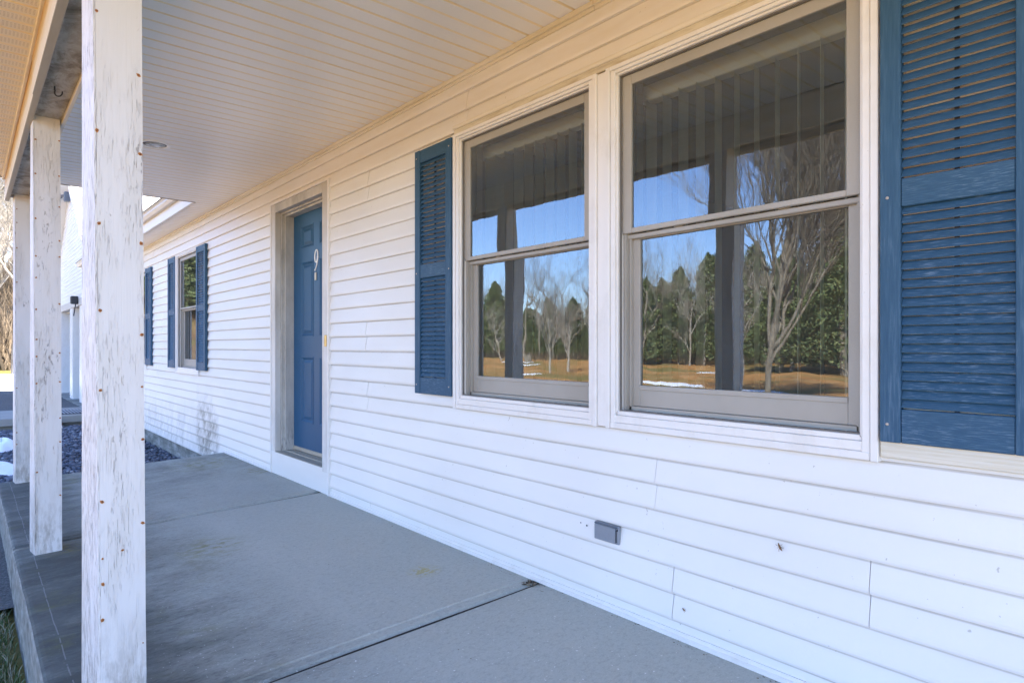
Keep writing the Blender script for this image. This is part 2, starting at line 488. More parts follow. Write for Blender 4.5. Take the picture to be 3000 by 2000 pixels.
a.bump(a.math('ADD', a.math('MULTIPLY', broom, 1.0), a.math('MULTIPLY', grain, 0.5)), 0.0020)
M_CONC = a.m
a = N('slab_face', 0.9)
n1 = a.noise((9, 9, 22), 6, 0.68)
a.color(a.ramp(n1, [(0.30, (0.12, 0.12, 0.105, 1)), (0.5, (0.23, 0.225, 0.20, 1)), (0.70, (0.36, 0.355, 0.33, 1))]))
a.bump(a.noise((120, 120, 120), 4), 0.003)
M_FACE = a.m
a = N('mossy_joint', 0.95)
X_, Y_, Z_ = a.xyz()
c = a.mix((0.030, 0.028, 0.025, 1), (0.11, 0.12, 0.022, 1), a.math('MULTIPLY', a.rng(X_, -3.2, -4.4), a.ramp(a.noise((30, 14, 1), 3), [(0.42, 0), (0.55, 1)])))
a.color(c)
M_JOINT = a.m
a = N('foundation_concrete', 0.9)
c = a.ramp(a.noise((3, 3, 9), 7, 0.7), [(0.32, (0.10, 0.105, 0.085, 1)), (0.5, (0.22, 0.22, 0.20, 1)), (0.66, (0.42, 0.41, 0.39, 1))])
a.color(c); a.bump(a.noise((40, 40, 40), 4), 0.004)
M_FOUND = a.m
a = N('pale_concrete', 0.9)
a.color(a.mix((0.38, 0.36, 0.32, 1), (0.24, 0.23, 0.21, 1), a.noise((4, 4, 4), 6)))
M_PALE = a.m
a = N('asphalt', 0.9)
a.color(a.mix(a.ramp(a.noise((70, 70, 70), 4, 0.7), [(0.4, 0.035), (0.58, 0.12), (0.72, 0.26)]), (0.10, 0.10, 0.10, 1), a.ramp(a.noise((2, 2, 1), 5), [(0.4, 0), (0.7, 0.7)])))
a.bump(a.noise((90, 90, 90), 4), 0.006)
M_ASPH = a.m
# lawn : old leaves, straw and moss green
a = N('lawn', 1.0, spec=0.1)
n1 = a.noise((0.22, 0.30, 1), 6, 0.6)
n2 = a.noise((2.2, 2.6, 1), 6, 0.7)
c = a.ramp(n2, [(0.30, (0.20, 0.080, 0.025, 1)), (0.45, (0.38, 0.175, 0.055, 1)), (0.58, (0.44, 0.25, 0.10, 1)), (0.72, (0.54, 0.42, 0.25, 1))])
X_, Y_, Z_ = a.xyz()
X_, Y_, Z_ = a.xyz()
c = a.mix(c, a.ramp(n2, [(0.35, (0.06, 0.04, 0.025, 1)), (0.65, (0.20, 0.14, 0.09, 1))]), a.math('MULTIPLY', a.rng(X_, -38.0, -41.0), a.rng(Y_, -14, -8)))
gm = a.math('MAXIMUM', a.ramp(n1, [(0.46, 0), (0.60, 0.75)]), a.math('MULTIPLY', a.rng(Y_, -5.5, -3.0), 0.8))
c = a.mix(c, a.mix((0.075, 0.10, 0.028, 1), (0.14, 0.15, 0.05, 1), n2), gm)
a.color(c)
a.bump(a.noise((14, 14, 14), 5, 0.7), 0.03)
M_LAWN = a.m
a = N('snow', 0.55, (0.86, 0.88, 0.92, 1))
a.bump(a.noise((18, 18, 18), 4), 0.012)
M_SNOW = a.m
a = N('blue_grey_gravel', 0.75)
gi = a.node('ShaderNodeNewGeometry')
a.color(a.ramp(gi.outputs['Random Per Island'], [(0.0, (0.045, 0.052, 0.070, 1)), (0.45, (0.085, 0.095, 0.125, 1)), (0.85, (0.155, 0.165, 0.20, 1)), (1.0, (0.34, 0.34, 0.36, 1))]))
a.bump(a.noise((60, 60, 60), 3), 0.003)
M_GRAV = a.m
a = N('grass_blades', 0.7)
gi = a.node('ShaderNodeNewGeometry')
a.color(a.ramp(gi.outputs['Random Per Island'], [(0.0, (0.035, 0.075, 0.015, 1)), (0.40, (0.07, 0.12, 0.03, 1)), (0.60, (0.16, 0.19, 0.08, 1)), (0.8, (0.33, 0.31, 0.20, 1)), (1.0, (0.42, 0.36, 0.26, 1))]))
M_GRASS = a.m
a = N('bark', 0.9)
a.color(a.ramp(a.noise((12, 12, 3), 5, 0.7), [(0.35, (0.13, 0.11, 0.085, 1)), (0.65, (0.32, 0.28, 0.22, 1))]))
M_BARK = a.m
a = N('pale_bark', 0.9)
a.color(a.ramp(a.noise((12, 12, 3), 5, 0.7), [(0.35, (0.24, 0.21, 0.17, 1)), (0.65, (0.46, 0.42, 0.36, 1))]))
M_BARK2 = a.m
a = N('pine_needles', 0.7)
gi = a.node('ShaderNodeNewGeometry')
a.color(a.ramp(gi.outputs['Random Per Island'], [(0.0, (0.045, 0.065, 0.018, 1)), (0.6, (0.10, 0.135, 0.04, 1)), (1.0, (0.18, 0.20, 0.07, 1))]))
M_PINE = a.m
a = N('brush', 0.9)
gi = a.node('ShaderNodeNewGeometry')
a.color(a.ramp(gi.outputs['Random Per Island'], [(0.0, (0.05, 0.033, 0.018, 1)), (0.35, (0.10, 0.072, 0.042, 1)), (0.7, (0.16, 0.12, 0.078, 1)), (1.0, (0.24, 0.19, 0.135, 1))]))
M_BRUSH = a.m
a = N('leafy_slope', 1.0, spec=0.1)
a.color(a.ramp(a.noise((0.6, 0.6, 0.6), 6, 0.7), [(0.3, (0.17, 0.09, 0.035, 1)), (0.5, (0.33, 0.19, 0.08, 1)), (0.7, (0.42, 0.29, 0.15, 1))]))
M_SLOPE = a.m
a = N('pale_shingle', 0.9)
gi = a.node('ShaderNodeObjectInfo')
a.color(a.mix(a.ramp(gi.outputs['Random'], [(0, (0.40, 0.375, 0.335, 1)), (1, (0.56, 0.54, 0.50, 1))]), (0.33, 0.31, 0.28, 1), a.ramp(a.noise((60, 60, 60), 3), [(0.5, 0), (0.75, 1)])))
M_SHING = a.m
a = N('grey_plastic', 0.45)
a.color(a.mix((0.20, 0.225, 0.26, 1), (0.27, 0.29, 0.32, 1), a.noise((30, 30, 30), 4)))
M_GREY = a.m
a = N('black_metal', 0.5, (0.02, 0.02, 0.022, 1)); M_BLACK = a.m
a = N('floodlight_bronze', 0.5, (0.10, 0.12, 0.15, 1)); M_BRONZE = a.m
a = N('light_trim', 0.35, (0.88, 0.88, 0.88, 1)); M_LTRIM = a.m
a = N('light_lens', 0.15)
a.color(a.ramp(a.noise((25, 25, 25), 3), [(0.4, (0.30, 0.30, 0.27, 1)), (0.6, (0.5, 0.5, 0.46, 1))])); M_LENS = a.m
a = N('mat_rubber', 0.9, (0.045, 0.052, 0.06, 1)); M_MAT = a.m
a = N('garage_door_grey', 0.6, (0.22, 0.23, 0.25, 1)); M_GDOOR = a.m
a = N('insect_brown', 0.6, (0.16, 0.085, 0.03, 1)); M_BUG = a.m
a = N('gutter_beige', 0.4, (0.60, 0.56, 0.48, 1)); M_GUT = a.m
a = N('roof_edge', 0.8, (0.06, 0.06, 0.055, 1)); M_ROOFE = a.m

# ================================================================== THE HOUSE
PITCH, L0 = 0.1016, 0.0706
ZC = 2.61
house = empty('house', (0, 0, 0))
tag(house, 'long white ranch house with vinyl siding, blue front door and covered porch', 'house')
W_W, W_Z0, W_Z1 = 1.056, 0.80, 2.285
WINS = [-2.89, -1.782, -9.04, -11.86]
openings = [(-2.89 + .006, -1.782 + W_W - .006, W_Z0 + .006, W_Z1 + .05)] + [(x + .006, x + W_W - .006, W_Z0 + .006, W_Z1 - .006) for x in WINS[2:]]
openings.append((-5.70 + .006, -4.50 - .006, -0.05, 2.372))
XL, XR = -15.6, 1.30

def intervals(x0, x1, z0, z1):
    iv = [(x0, x1)]
    for (a0, a1, b0, b1) in openings:
        if b0 < z1 - 1e-6 and b1 > z0 + 1e-6:
            nv = []
            for (p, q) in iv:
                if a1 <= p or a0 >= q: nv.append((p, q)); continue
                if a0 > p: nv.append((p, a0))
                if a1 < q: nv.append((a1, q))
            iv = nv
    return [i for i in iv if i[1] - i[0] > 0.004]

def y_at(t, off):
    # t : 0 at the butt edge, 1 at the top of a course
    if t < 0.07: y = -0.0165 - 0.0020 * (t / 0.07)
    elif t < 0.16: y = -0.0185 + 0.0004 * (t - .07) / .09
    else: y = -0.0181 + 0.0151 * (t - 0.16) / 0.84
    return y + off

def panel(k, x0, x1, off):
    mb = MB()
    for c in (k, k + 1):
        zb = L0 + PITCH * c; zt = zb + PITCH
        cuts = sorted(set([zb, zt, zb + .07 * PITCH, zb + .16 * PITCH, zb + .5 * PITCH] + [z for o in openings for z in o[2:] if zb < z < zt] + ([ZC - .001] if zb < ZC < zt else []) + ([0.0] if zb < 0 < zt else [])))
        for za, zz in zip(cuts[:-1], cuts[1:]):
            if za > ZC - .002: continue
            for (p, q) in intervals(x0, x1, za, zz):
                if zz <= 0.001 and q > -7.10:
                    q = min(q, -7.10)
                    if q <= p: continue
                ya, yb = y_at((za - zb) / PITCH, off), y_at((zz - zb) / PITCH, off)
                mb.quad((p, ya, za), (q, ya, za), (q, yb, zz), (p, yb, zz))
                # return edges so the ends have thickness
                mb.quad((p, ya, za), (p, yb, zz), (p, 0.012, zz), (p, 0.012, za))
                mb.quad((q, ya, za), (q, 0.012, za), (q, 0.012, zz), (q, yb, zz))
                if za == cuts[0]:
                    mb.quad((p, ya, za), (p, 0.004, za), (q, 0.004, za), (q, ya, za))
    if mb.f:
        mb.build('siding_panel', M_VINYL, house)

def split_panel(k, x0, x1, off):
    za, zz = L0 + PITCH * k, L0 + PITCH * (k + 2)
    iv = [(x0, x1)]
    for (a0, a1, b0, b1) in openings:
        if (b0 <= za + .001 or (k == -2 and b0 < 0)) and b1 >= zz - .001:
            nv = []
            for p, q in iv:
                if a1 <= p or a0 >= q: nv.append((p, q)); continue
                if a0 > p: nv.append((p, a0))
                if a1 < q: nv.append((a1, q))
            iv = nv
    for p, q in iv:
        if q - p > .01: panel(k, p, q, off)

joints = {-2: [-3.886], 0: [-6.965, -1.461], 2: [-8.084, -.757], 4: [-8.084, -1.541], 6: [-6.49, -3.915], 8: [-9.9, -6.9], 10: [-7.6], 12: [-6.2, .4],
          14: [-3.6, -9.8], 16: [-6.6], 18: [-9.6, -.2], 20: [-6.45, -3.905], 22: [-6.743, -2.788], 24: [-8.03, -4.16]}
for k, js in joints.items():
    js = sorted(js)
    while js[0] - 3.66 > XL + .4: js.insert(0, js[0] - 3.66)
    while js[-1] + 3.66 < XR - .2: js.append(js[-1] + 3.66)
    if k in (8, 10, 12, 14, 16, 18): js = [j for j in js if not (-5.7 < j < -4.5)]
    xs = [XL] + js + [XR]
    for i in range(len(xs) - 1):
        split_panel(k, xs[i] + (.0013 if i else 0), xs[i + 1] - .0013, -0.0014 * (i % 2))

# wall core behind the siding, with the same openings
def wall_core(name, y0, y1, x0, x1, z0, z1, mat):
    mb = MB()
    cuts = sorted(set([z0, z1] + [z for o in openings for z in o[2:] if z0 < z < z1]))
    for za, zz in zip(cuts[:-1], cuts[1:]):
        for (p, q) in intervals(x0, x1, za, zz):
            mb.box(p, q, y0, y1, za, zz)
    return mb.build(name, mat, house)
wall_core('wall', 0.014, 0.13, XL, XR, -0.13, 2.75, M_CORE)
mb = MB()
mb.box(XL, XR, 7.9, 8.0, -.4, 2.75); mb.box(XR - .01, XR + .11, 0.0, 8.0, -.4, 2.75); mb.box(XL - 1.3, XL + .1, .6, 7.9, -.4, 2.75)
mb.build('wall', M_VINYL, house)
mb = MB(); mb.box(XL, -7.02, 0.004, 0.2, -0.6, -0.128); mb.build('foundation', M_FOUND, house)
# starter strip over the porch, frieze mouldings under the ceiling
mb = MB()
for p, q in ((-7.10, -5.705), (-4.495, -3.98), (-3.977, -0.40), (-.397, XR)):
    mb.prism([(-0.024, 0.004), (-0.010, 0.004), (-0.010, 0.034), (-0.0165, 0.034), (-0.018, 0.022), (-0.024, 0.019)], 0, p, q)
mb.build('starter_strip', M_TRIM, house)
for p, q in ((XL, -11.4), (-11.397, -7.76), (-7.757, -4.10), (-4.097, -1.86), (-1.857, XR)):
    mb = MB()
    mb.prism([(-0.030, ZC - .022), (-0.022, ZC - .024), (-0.004, ZC - .024), (-0.004, ZC - .001), (-0.030, ZC - .001)], 0, p, q)
    mb.prism([(-0.021, ZC - .040), (-0.004, ZC - .040), (-0.004, ZC - .0245), (-0.021, ZC - .0245)], 0, p, q)
    mb.build('frieze_moulding', M_FRIEZE, house)

# ---------------------------------------------------------------- windows
def pane_mesh(x0, x1, z0, z1, y):
    mb = MB(); mb.quad((x0, y, z0), (x1, y, z0), (x1, y, z1), (x0, y, z1)); return mb

def make_window():
    """double-hung window, origin at the lower left corner of its casing"""
    win = empty('window', (0, 0, 0), house)
    W, Hh = W_W, W_Z1 - W_Z0
    def frame(name, mat, x0, x1, z0, z1, wl_, wr, wb, wt, y0, y1, b=0.002):
        mb = MB()
        mb.bbox(x0, x0 + wl_, y0, y1, z0, z1, b); mb.bbox(x1 - wr, x1, y0, y1, z0, z1, b)
        mb.bbox(x0 + wl_, x1 - wr, y0 + .0006, y1, z0, z0 + wb, b); mb.bbox(x0 + wl_, x1 - wr, y0 + .0006, y1, z1 - wt, z1, b)
        return mb.build(name, mat, win)
    # outer J trim, casing face, inner step
    mb = MB()
    mb.bbox(0, .022, -.038, .01, -0.022, Hh, .002); mb.bbox(W - .022, W, -.038, .01, -0.022, Hh, .002)
    mb.bbox(.022, W - .022, -.037, .01, Hh - .017, Hh, .002)
    mb.build('outer_trim', M_TRIM, win)
    mb = MB()
    mb.bbox(.024, .047, -.033, .02, 0.0, Hh - .018, .002); mb.bbox(W - .047, W - .024, -.033, .02, 0, Hh - .018, .002)
    mb.bbox(.047, W - .047, -.032, .02, Hh - .031, Hh - .018, .0015)
    mb.bbox(.047, .056, -.022, .02, .045, Hh - .036, .001); mb.bbox(W - .056, W - .047, -.022, .02, .045, Hh - .036, .001)
    mb.bbox(.047, W - .047, -.022, .02, Hh - .040, Hh - .032, .001)
    mb.build('casing', M_TRIM, win)
    mb = MB()
    mb.bbox(.024, W - .024, -.036, .02, -.021, .004, .003)
    mb.bbox(.044, W - .044, -.030, .02, .0045, .034, .002)
    mb.bbox(.050, W - .050, -.022, .02, .0345, .052, .002)
    mb.build('sill', M_TRIM, win)
    # dark gap line and liner tracks
    frame('screen_frame', M_SCREENF, .057, W - .057, .053, Hh - .041, .003, .003, .004, .004, -.012, .0, .0004)
    mb = MB()
    for s in (0, 1):
        for i, (px, wdt, y0) in enumerate(((.0605, .012, .012), (.0745, .010, .030), (.0865, .006, .060))):
            x0 = px if s == 0 else W - px - wdt
            mb.box(x0, x0 + wdt, y0, .10, .055, Hh - .043)
    mb.box(.0605, W - .0605, .03, .10, .054, .070)
    mb.build('jamb_liner', M_SASH, win)
    zm = 1.588 - W_Z0
    gu = (1.607 - W_Z0, 2.20 - W_Z0)
    gz = (.958 - W_Z0, 1.563 - W_Z0)
    # upper sash
    us = frame('upper_sash', M_SASH, .0615, W - .0615, gu[0] - .020, Hh - .044, .044, .044, .020, Hh - .044 - gu[1], .002, .022)
    p = pane_mesh(.105, W - .105, gu[0] - .003, gu[1] + .003, .012).build('upper_pane', M_GLASS, win)
    # lower sash, set deeper
    frame('lower_sash', M_SASH, .0725, W - .0725, .071, gz[1] + .024, .044, .044, gz[0] - .071, .024, .045, .066)
    mb = MB(); mb.bbox(.1165, W - .1165, .0405, .0445, gz[0] - .018, gz[0] - .0008, .001)
    mb.build('bead', M_SASH, win)
    mb = MB(); mb.bbox(.068, W - .068, .024, .0445, gz[1] + .003, gz[1] + .022, .003)
    mb.build('meeting_rail', M_SASH, win)
    pane_mesh(.113, W - .113, gz[0] - .003, gz[1] + .003, .056).build('lower_pane', M_GLASS, win)
    mb = MB()
    for fx in (.30, .70):
        mb = MB(); mb.bbox(W * fx - .02, W * fx + .02, .024, .044, gz[1] + .0225, gz[1] + .030, .002)
        mb.build('sash_lock', M_SASH, win)
    return win
def copy_tree(o, parent=None):
    c = o.copy(); col.objects.link(c)
    if parent: c.parent = parent
    for ch in list(o.children): copy_tree(ch, c)
    return c
win0 = make_window()
for i, x in enumerate(WINS):
    o = win0 if i == 0 else copy_tree(win0, house)
    o.location = (x, 0, W_Z0)
# mullion cover and flashing between and over the paired windows
mb = MB(); mb.bbox(-2.89 + W_W + .001, -1.783, -.029, .01, W_Z0 - .018, W_Z1 - .006, .002)
mb.build('mullion_cover', M_TRIM, house)
mb = MB()
mb.bbox(-2.89, -1.782 + W_W, -.028, .01, W_Z1 + .001, W_Z1 + .030, .002)
mb.build('head_flashing', M_STAIN, house)
mb = MB()
mb.bbox(-2.90, -1.782 + W_W + .01, -.034, .01, W_Z1 + .0305, W_Z1 + .052, .004)
mb.build('head_flashing', M_FRIEZE, house)
# cream board under the near shutter
mb = MB(); mb.bbox(-.724, .55, -.030, .004, .792, .850, .004); mb.build('trim_board', M_CREAM, house)

# ---------------------------------------------------------------- front door
D0, D1, DT, SZ = -5.70, -4.50, 2.365, .198          # casing outer edges, head, sill height
J0, J1, JT = -5.597, -4.625, 2.288                  # opening
mb = MB()
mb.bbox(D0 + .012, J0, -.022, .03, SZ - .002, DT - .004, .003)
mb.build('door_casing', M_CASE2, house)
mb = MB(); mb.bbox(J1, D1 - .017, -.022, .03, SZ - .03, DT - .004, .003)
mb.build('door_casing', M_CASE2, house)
mb = MB(); mb.bbox(J0 + .0006, J1 - .0006, -.0215, .03, JT, DT - .004, .003)
mb.build('door_casing', M_CASE, house)
mb = MB()
mb.bbox(D0, D0 + .0115, -.028, .01, 0.003, DT + .006, .002); mb.bbox(D1 - .0165, D1, -.030, .01, 0.003, DT + .006, .002)
mb.bbox(D0 + .012, D1 - .017, -.030, .01, DT - .0035, DT + .008, .002)
mb.build('door_edge_trim', M_TRIM, house)
mb = MB(); mb.bbox(D0 + .012, D1 - .017, -.020, .012, .004, SZ - .0025, .002); mb.build('kick_panel', M_PLAIN, house)
mb = MB()   # jambs with stop
YD = .13
mb.box(J0 - .001, J0 + .018, .0305, .20, SZ, JT + .02); mb.box(J0 + .018, J0 + .040, .058, .20, SZ, JT)
mb.box(J1 - .018, J1 + .001, .0305, .20, SZ, JT + .02); mb.box(J1 - .040, J1 - .018, .058, .20, SZ, JT)
mb.build('door_jamb', M_CASE, house)
mb = MB(); mb.box(J0 + .018, J1 - .018, .0305, .20, JT - .012, JT + .02); mb.box(J0 + .04, J1 - .04, .058, .20, JT - .028, JT - .012)
mb.build('door_jamb', M_CASE, house)
mb = MB()
mb.bbox(J0, J1, -.024, .055, SZ - .001, SZ + .004, .001)
for i in range(9):
    mb.box(J0 + .02, J1 - .02, .057 + i * .008, .062 + i * .008, SZ + .003, SZ + .011)
mb.box(J0 + .02, J1 - .02, .055, .20, SZ - .02, SZ + .006)
mb.build('threshold', M_GREY if False else M_EDGE, house)
door = empty('door', (0, 0, 0), house)
LX0, LX1, LZ0, LZ1 = J0 + .042, J1 - .042, .245, 2.262
cols_ = [(-5.385, -5.142), (-5.012, -4.769)]
rows_ = [(.470, 1.028), (1.205, 1.842), (1.962, 2.150)]
mb = MB()
xs = [LX0, cols_[0][0], cols_[0][1], cols_[1][0], cols_[1][1], LX1]
zs = [LZ0, rows_[0][0], rows_[0][1], rows_[1][0], rows_[1][1], rows_[2][0], rows_[2][1], LZ1]
for i in (0, 2, 4): mb.box(xs[i], xs[i + 1], YD, YD + .012, LZ0, LZ1)
for i in (1, 3):
    for j in (0, 2, 4, 6): mb.box(xs[i], xs[i + 1], YD, YD + .012, zs[j], zs[j + 1])
mb.box(LX0, LX1, YD + .013, YD + .045, LZ0, LZ1)
mb.build('door_leaf', M_DOOR, door)
for (x0, x1) in cols_:
    for (z0, z1) in rows_:
        mb = MB()
        def ring(d0, y0, d1, y1):
            a0 = (x0 + d0, y0, z0 + d0); a1 = (x1 - d0, y0, z0 + d0); a2 = (x1 - d0, y0, z1 - d0); a3 = (x0 + d0, y0, z1 - d0)
            b0 = (x0 + d1, y1, z0 + d1); b1 = (x1 - d1, y1, z0 + d1); b2 = (x1 - d1, y1, z1 - d1); b3 = (x0 + d1, y1, z1 - d1)
            mb.quad(a0, a1, b1, b0); mb.quad(a1, a2, b2, b1); mb.quad(a2, a3, b3, b2); mb.quad(a3, a0, b0, b3)
        ring(-.004, YD - .003, 0.004, YD - .003); ring(-.004, YD + .001, -.004, YD - .003); ring(.004, YD - .003, .022, YD + .0105); ring(.022, YD + .0105, .028, YD + .0105); ring(.028, YD + .0105, .050, YD + .002)
        mb.quad((x0 + .05, YD + .002, z0 + .05), (x1 - .05, YD + .002, z0 + .05), (x1 - .05, YD + .002, z1 - .05), (x0 + .05, YD + .002, z1 - .05))
        mb.build('door_panel', M_DOOR, door)
mb = MB(); mb.bbox(LX0, LX1, YD - .006, YD + .01, .212, .244, .002); mb.build('door_sweep', M_EDGE, door)
# the figure 9 : loop and a tapering tail, slightly slanted
mb = MB()
cx, cz = -5.072, 1.868
def stroke(pts, wid, y0, y1):
    n = len(pts)
    L, Rr = [], []
    for i in range(n):
        p = Vector(pts[i]); d = Vector(pts[min(i + 1, n - 1)]) - Vector(pts[max(i - 1, 0)])
        nn = Vector((-d[1], d[0])).normalized() * wid[i] / 2
        L.append(p + nn); Rr.append(p - nn)
    for i in range(n - 1):
        mb.quad((L[i][0], y0, L[i][1]), (Rr[i][0], y0, Rr[i][1]), (Rr[i + 1][0], y0, Rr[i + 1][1]), (L[i + 1][0], y0, L[i + 1][1]))
        for Q in (L, Rr):
            mb.quad((Q[i][0], y0, Q[i][1]), (Q[i + 1][0], y0, Q[i + 1][1]), (Q[i + 1][0], y1, Q[i + 1][1]), (Q[i][0], y1, Q[i][1]))
pts, wd = [], []
for i in range(29):
    t = 2 * math.pi * i / 28
    pts.append((cx + .028 * math.cos(t) + .10 * .045 * math.sin(t), cz + .052 * math.sin(t)))
    wd.append(.006 + .011 * abs(math.cos(t)))
stroke(pts, wd, YD - .005, YD)
pts, wd = [], []
for i in range(15):
    t = i / 14
    pts.append((cx + .028 - .050 * t ** 2.0 - .004 * t, cz - .002 - .118 * t))
    wd.append(.016 * (1 - t) + .006)
stroke(pts, wd, YD - .0052, YD)
stroke([(cx - .030, cz - .118), (cx - .024, cz - .112), (cx - .018, cz - .112)], [.009, .014, .009], YD - .0054, YD)
o = mb.build('house_number', M_NUM, door); o['label'] = 'white figure 9'
mb = MB(); mb.bbox(-5.098, -5.068, YD - .008, YD - .0005, 1.668, 1.733, .003); mb.build('door_viewer', M_ALMOND, door)
mb = MB(); mb.lathe([(.030, 0), (.028, .006), (.011, .010), (.011, .030), (.026, .042), (.027, .054), (.016, .062)], (0, 0, 0), 18, Matrix.Translation((-4.725, YD, 1.14)) @ Matrix.Rotation(R(90), 4, 'X'))
mb.build('handle', M_BRASS, door, True)
mb = MB(); mb.bbox(-4.575, -4.540, -.0285, -.0225, 1.118, 1.205, .002); mb.bbox(-4.570, -4.562, -.031, -.0287, 1.135, 1.185, .001)
mb.build('strike_plate', M_BRASS, house)

# ---------------------------------------------------------------- porch ceiling
CW = 0.3048
def ceil_profile(w):
    pr = []
    for k in range(3):
        x = k * w / 3
        pr += [(x + (.0 if k else .0018), .0060 if k else .014), (x + .008, .0), (x + w / 3 - .008, .0)]
    pr += [(w - .0018, .014)]
    return pr
def ceiling_panel_mesh(y0, y1, mat, name):
    pr = ceil_profile(CW); mb = MB()
    for (x0, z0), (x1, z1) in zip(pr[:-1], pr[1:]):
        mb.quad((x0, y0, z0), (x0, y1, z0), (x1, y1, z1), (x1, y0, z1))
    mb.quad((0.0018, y0, .0145), (CW - .0018, y0, .0145), (CW - .0018, y1, .0145), (0.0018, y1, .0145))
    me = mb.mesh(name, mat); me.materials.append(M_GROOVE)
    for f in me.polygons:
        if abs(f.normal.z) < .95: f.material_index = 1
    return me
m_in = ceiling_panel_mesh(-1.640, -0.006, M_CEIL, 'ceiling_panel')
m_eave = ceiling_panel_mesh(-0.262, -0.006, M_CEIL, 'eave_panel')
m_out = ceiling_panel_mesh(-2.24, -1.835, M_VENT, 'vented_panel')
X0C = -3.432 - 12 * CW - .058
x = -7.15
xs = []
k = 0
while x < XR:
    link('ceiling_panel', m_in, house, (x, 0, ZC)); link('vented_soffit_panel', m_out, house, (x, 0, ZC - .005))
    x += CW
x = -7.15 - CW
while x > XL + .25:
    link('soffit_panel', m_eave, house, (x, 0, ZC)); x -= CW
mb = MB(); mb.box(-7.15, XR, -2.30, .012, ZC + .016, ZC + .03); mb.build('ceiling_backing', M_CORE, house)
# end trim of the ceiling and the fascia that closes the porch roof
mb = MB(); mb.box(-7.166, -7.1505, -1.63, -.272, ZC - .004, ZC + .02); mb.build('ceiling_end_trim', M_EDGE, house)
mb = MB(); mb.box(-7.166, -7.1505, -2.25, -1.84, ZC - .010, ZC + .02); mb.build('ceiling_end_trim', M_EDGE, house)
mb = MB()
mb.quad((-7.168, -2.29, 2.63), (-7.168, .2, 2.63), (-7.168, .2, 3.55), (-7.168, -2.29, 2.76)); mb.build('porch_gable', M_PLAIN, house)
# beam and its facing boards
mb = MB(); mb.box(-7.10, XR, -1.79, -1.662, 2.422, ZC + .01); mb.build('porch_beam', M_BEAM, house)
for p, q, dy in ((-7.13, -4.02, 0), (-4.015, -1.0, -.004), (-.995, XR, 0)):
    mb = MB(); mb.bbox(p, q, -1.822 + dy, -1.7915, 2.392 - abs(dy), ZC - .012, .002)
    me = mb.mesh('fascia_board', M_GOLD); me.materials.append(M_EDGE)
    for f in me.polygons:
        if f.normal.z < -0.5: f.material_index = 1
    link('fascia_board', me, house)
mb = MB(); mb.bbox(-7.13, XR, -1.6605, -1.642, 2.400, ZC - .001, .002); mb.build('fascia_board', M_FRIEZE, house)
mb = MB(); mb.bbox(-7.15, -3.40, -1.838, -1.8225, ZC - .030, ZC - .001, .002); mb.bbox(-3.395, XR, -1.840, -1.8225, ZC - .032, ZC - .001, .002)
mb.build('soffit_channel', M_FRIEZE, house)
# porch eave fascia / gutter, eave beyond the porch
mb = MB(); mb.bbox(-7.17, XR, -2.275, -2.245, ZC - .03, ZC + .15, .003); mb.build('fascia_board', M_TRIM, house)
def gutter(x0, x1, yb, zt):
    mb = MB()
    mb.prism([(yb, zt), (yb, zt - .075), (yb - .045, zt - .078), (yb - .070, zt - .045), (yb - .068, zt - .02), (yb - .085, zt - .006), (yb - .085, zt), (yb - .080, zt), (yb - .060, zt - .015), (yb - .062, zt - .045), (yb - .04, zt - .07), (yb - .004, zt - .07), (yb - .004, zt)], 0, x0, x1)
    mb.build('gutter', M_GUT, house)
gutter(-7.17, XR, -2.276, 2.77)
mb = MB(); mb.bbox(-9.55, -7.17, -.300, -.268, ZC - .004, 2.79, .003); mb.build('fascia_board', M_PLAIN, house)
mb = MB(); mb.bbox(XL, -9.553, -.300, -.268, ZC - .004, 2.79, .003); mb.build('fascia_board', M_PLAIN, house)
gutter(XL, -7.17, -.301, 2.80)
# roof planes
def slab_roof(name, x0, x1, pts, th=.03, mat=M_SHING):
    mb = MB()
    for (ya, za), (yb, zb) in zip(pts[:-1], pts[1:]):
        n = len(mb.v)
        mb.v += [(x0, ya, za), (x1, ya, za), (x1, yb, zb), (x0, yb, zb), (x0, ya, za + th), (x1, ya, za + th), (x1, yb, zb + th), (x0, yb, zb + th)]
        mb.f += [tuple(n + i for i in q) for q in ((3, 2, 1, 0), (4, 5, 6, 7), (0, 1, 5, 4), (1, 2, 6, 5), (2, 3, 7, 6), (3, 0, 4, 7))]
    return mb.build(name, mat, house)
slab_roof('porch_roof', -7.2, XR + .2, [(-2.34, 2.77), (4.0, 4.42)])
slab_roof('roof', XL - .1, XR + .2, [(-.365, 2.80), (4.0, 4.45), (8.4, 2.8)], .03)
slab_roof('roof_edge', XL, -7.17, [(-.392, 2.796), (-.36, 2.808)], .012, M_ROOFE)
# rooms behind the glass
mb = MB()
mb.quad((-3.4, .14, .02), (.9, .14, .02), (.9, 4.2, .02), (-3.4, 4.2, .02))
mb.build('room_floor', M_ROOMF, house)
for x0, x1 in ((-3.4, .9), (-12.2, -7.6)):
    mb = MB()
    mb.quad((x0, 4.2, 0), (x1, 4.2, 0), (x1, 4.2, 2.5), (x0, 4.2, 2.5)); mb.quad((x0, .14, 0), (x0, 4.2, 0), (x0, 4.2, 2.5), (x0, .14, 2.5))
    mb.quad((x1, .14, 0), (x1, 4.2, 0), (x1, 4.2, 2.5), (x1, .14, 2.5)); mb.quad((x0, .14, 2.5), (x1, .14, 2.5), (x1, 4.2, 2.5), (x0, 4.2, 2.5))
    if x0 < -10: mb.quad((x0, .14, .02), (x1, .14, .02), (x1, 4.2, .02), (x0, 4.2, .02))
    mb.build('room_walls', M_ROOM, house)

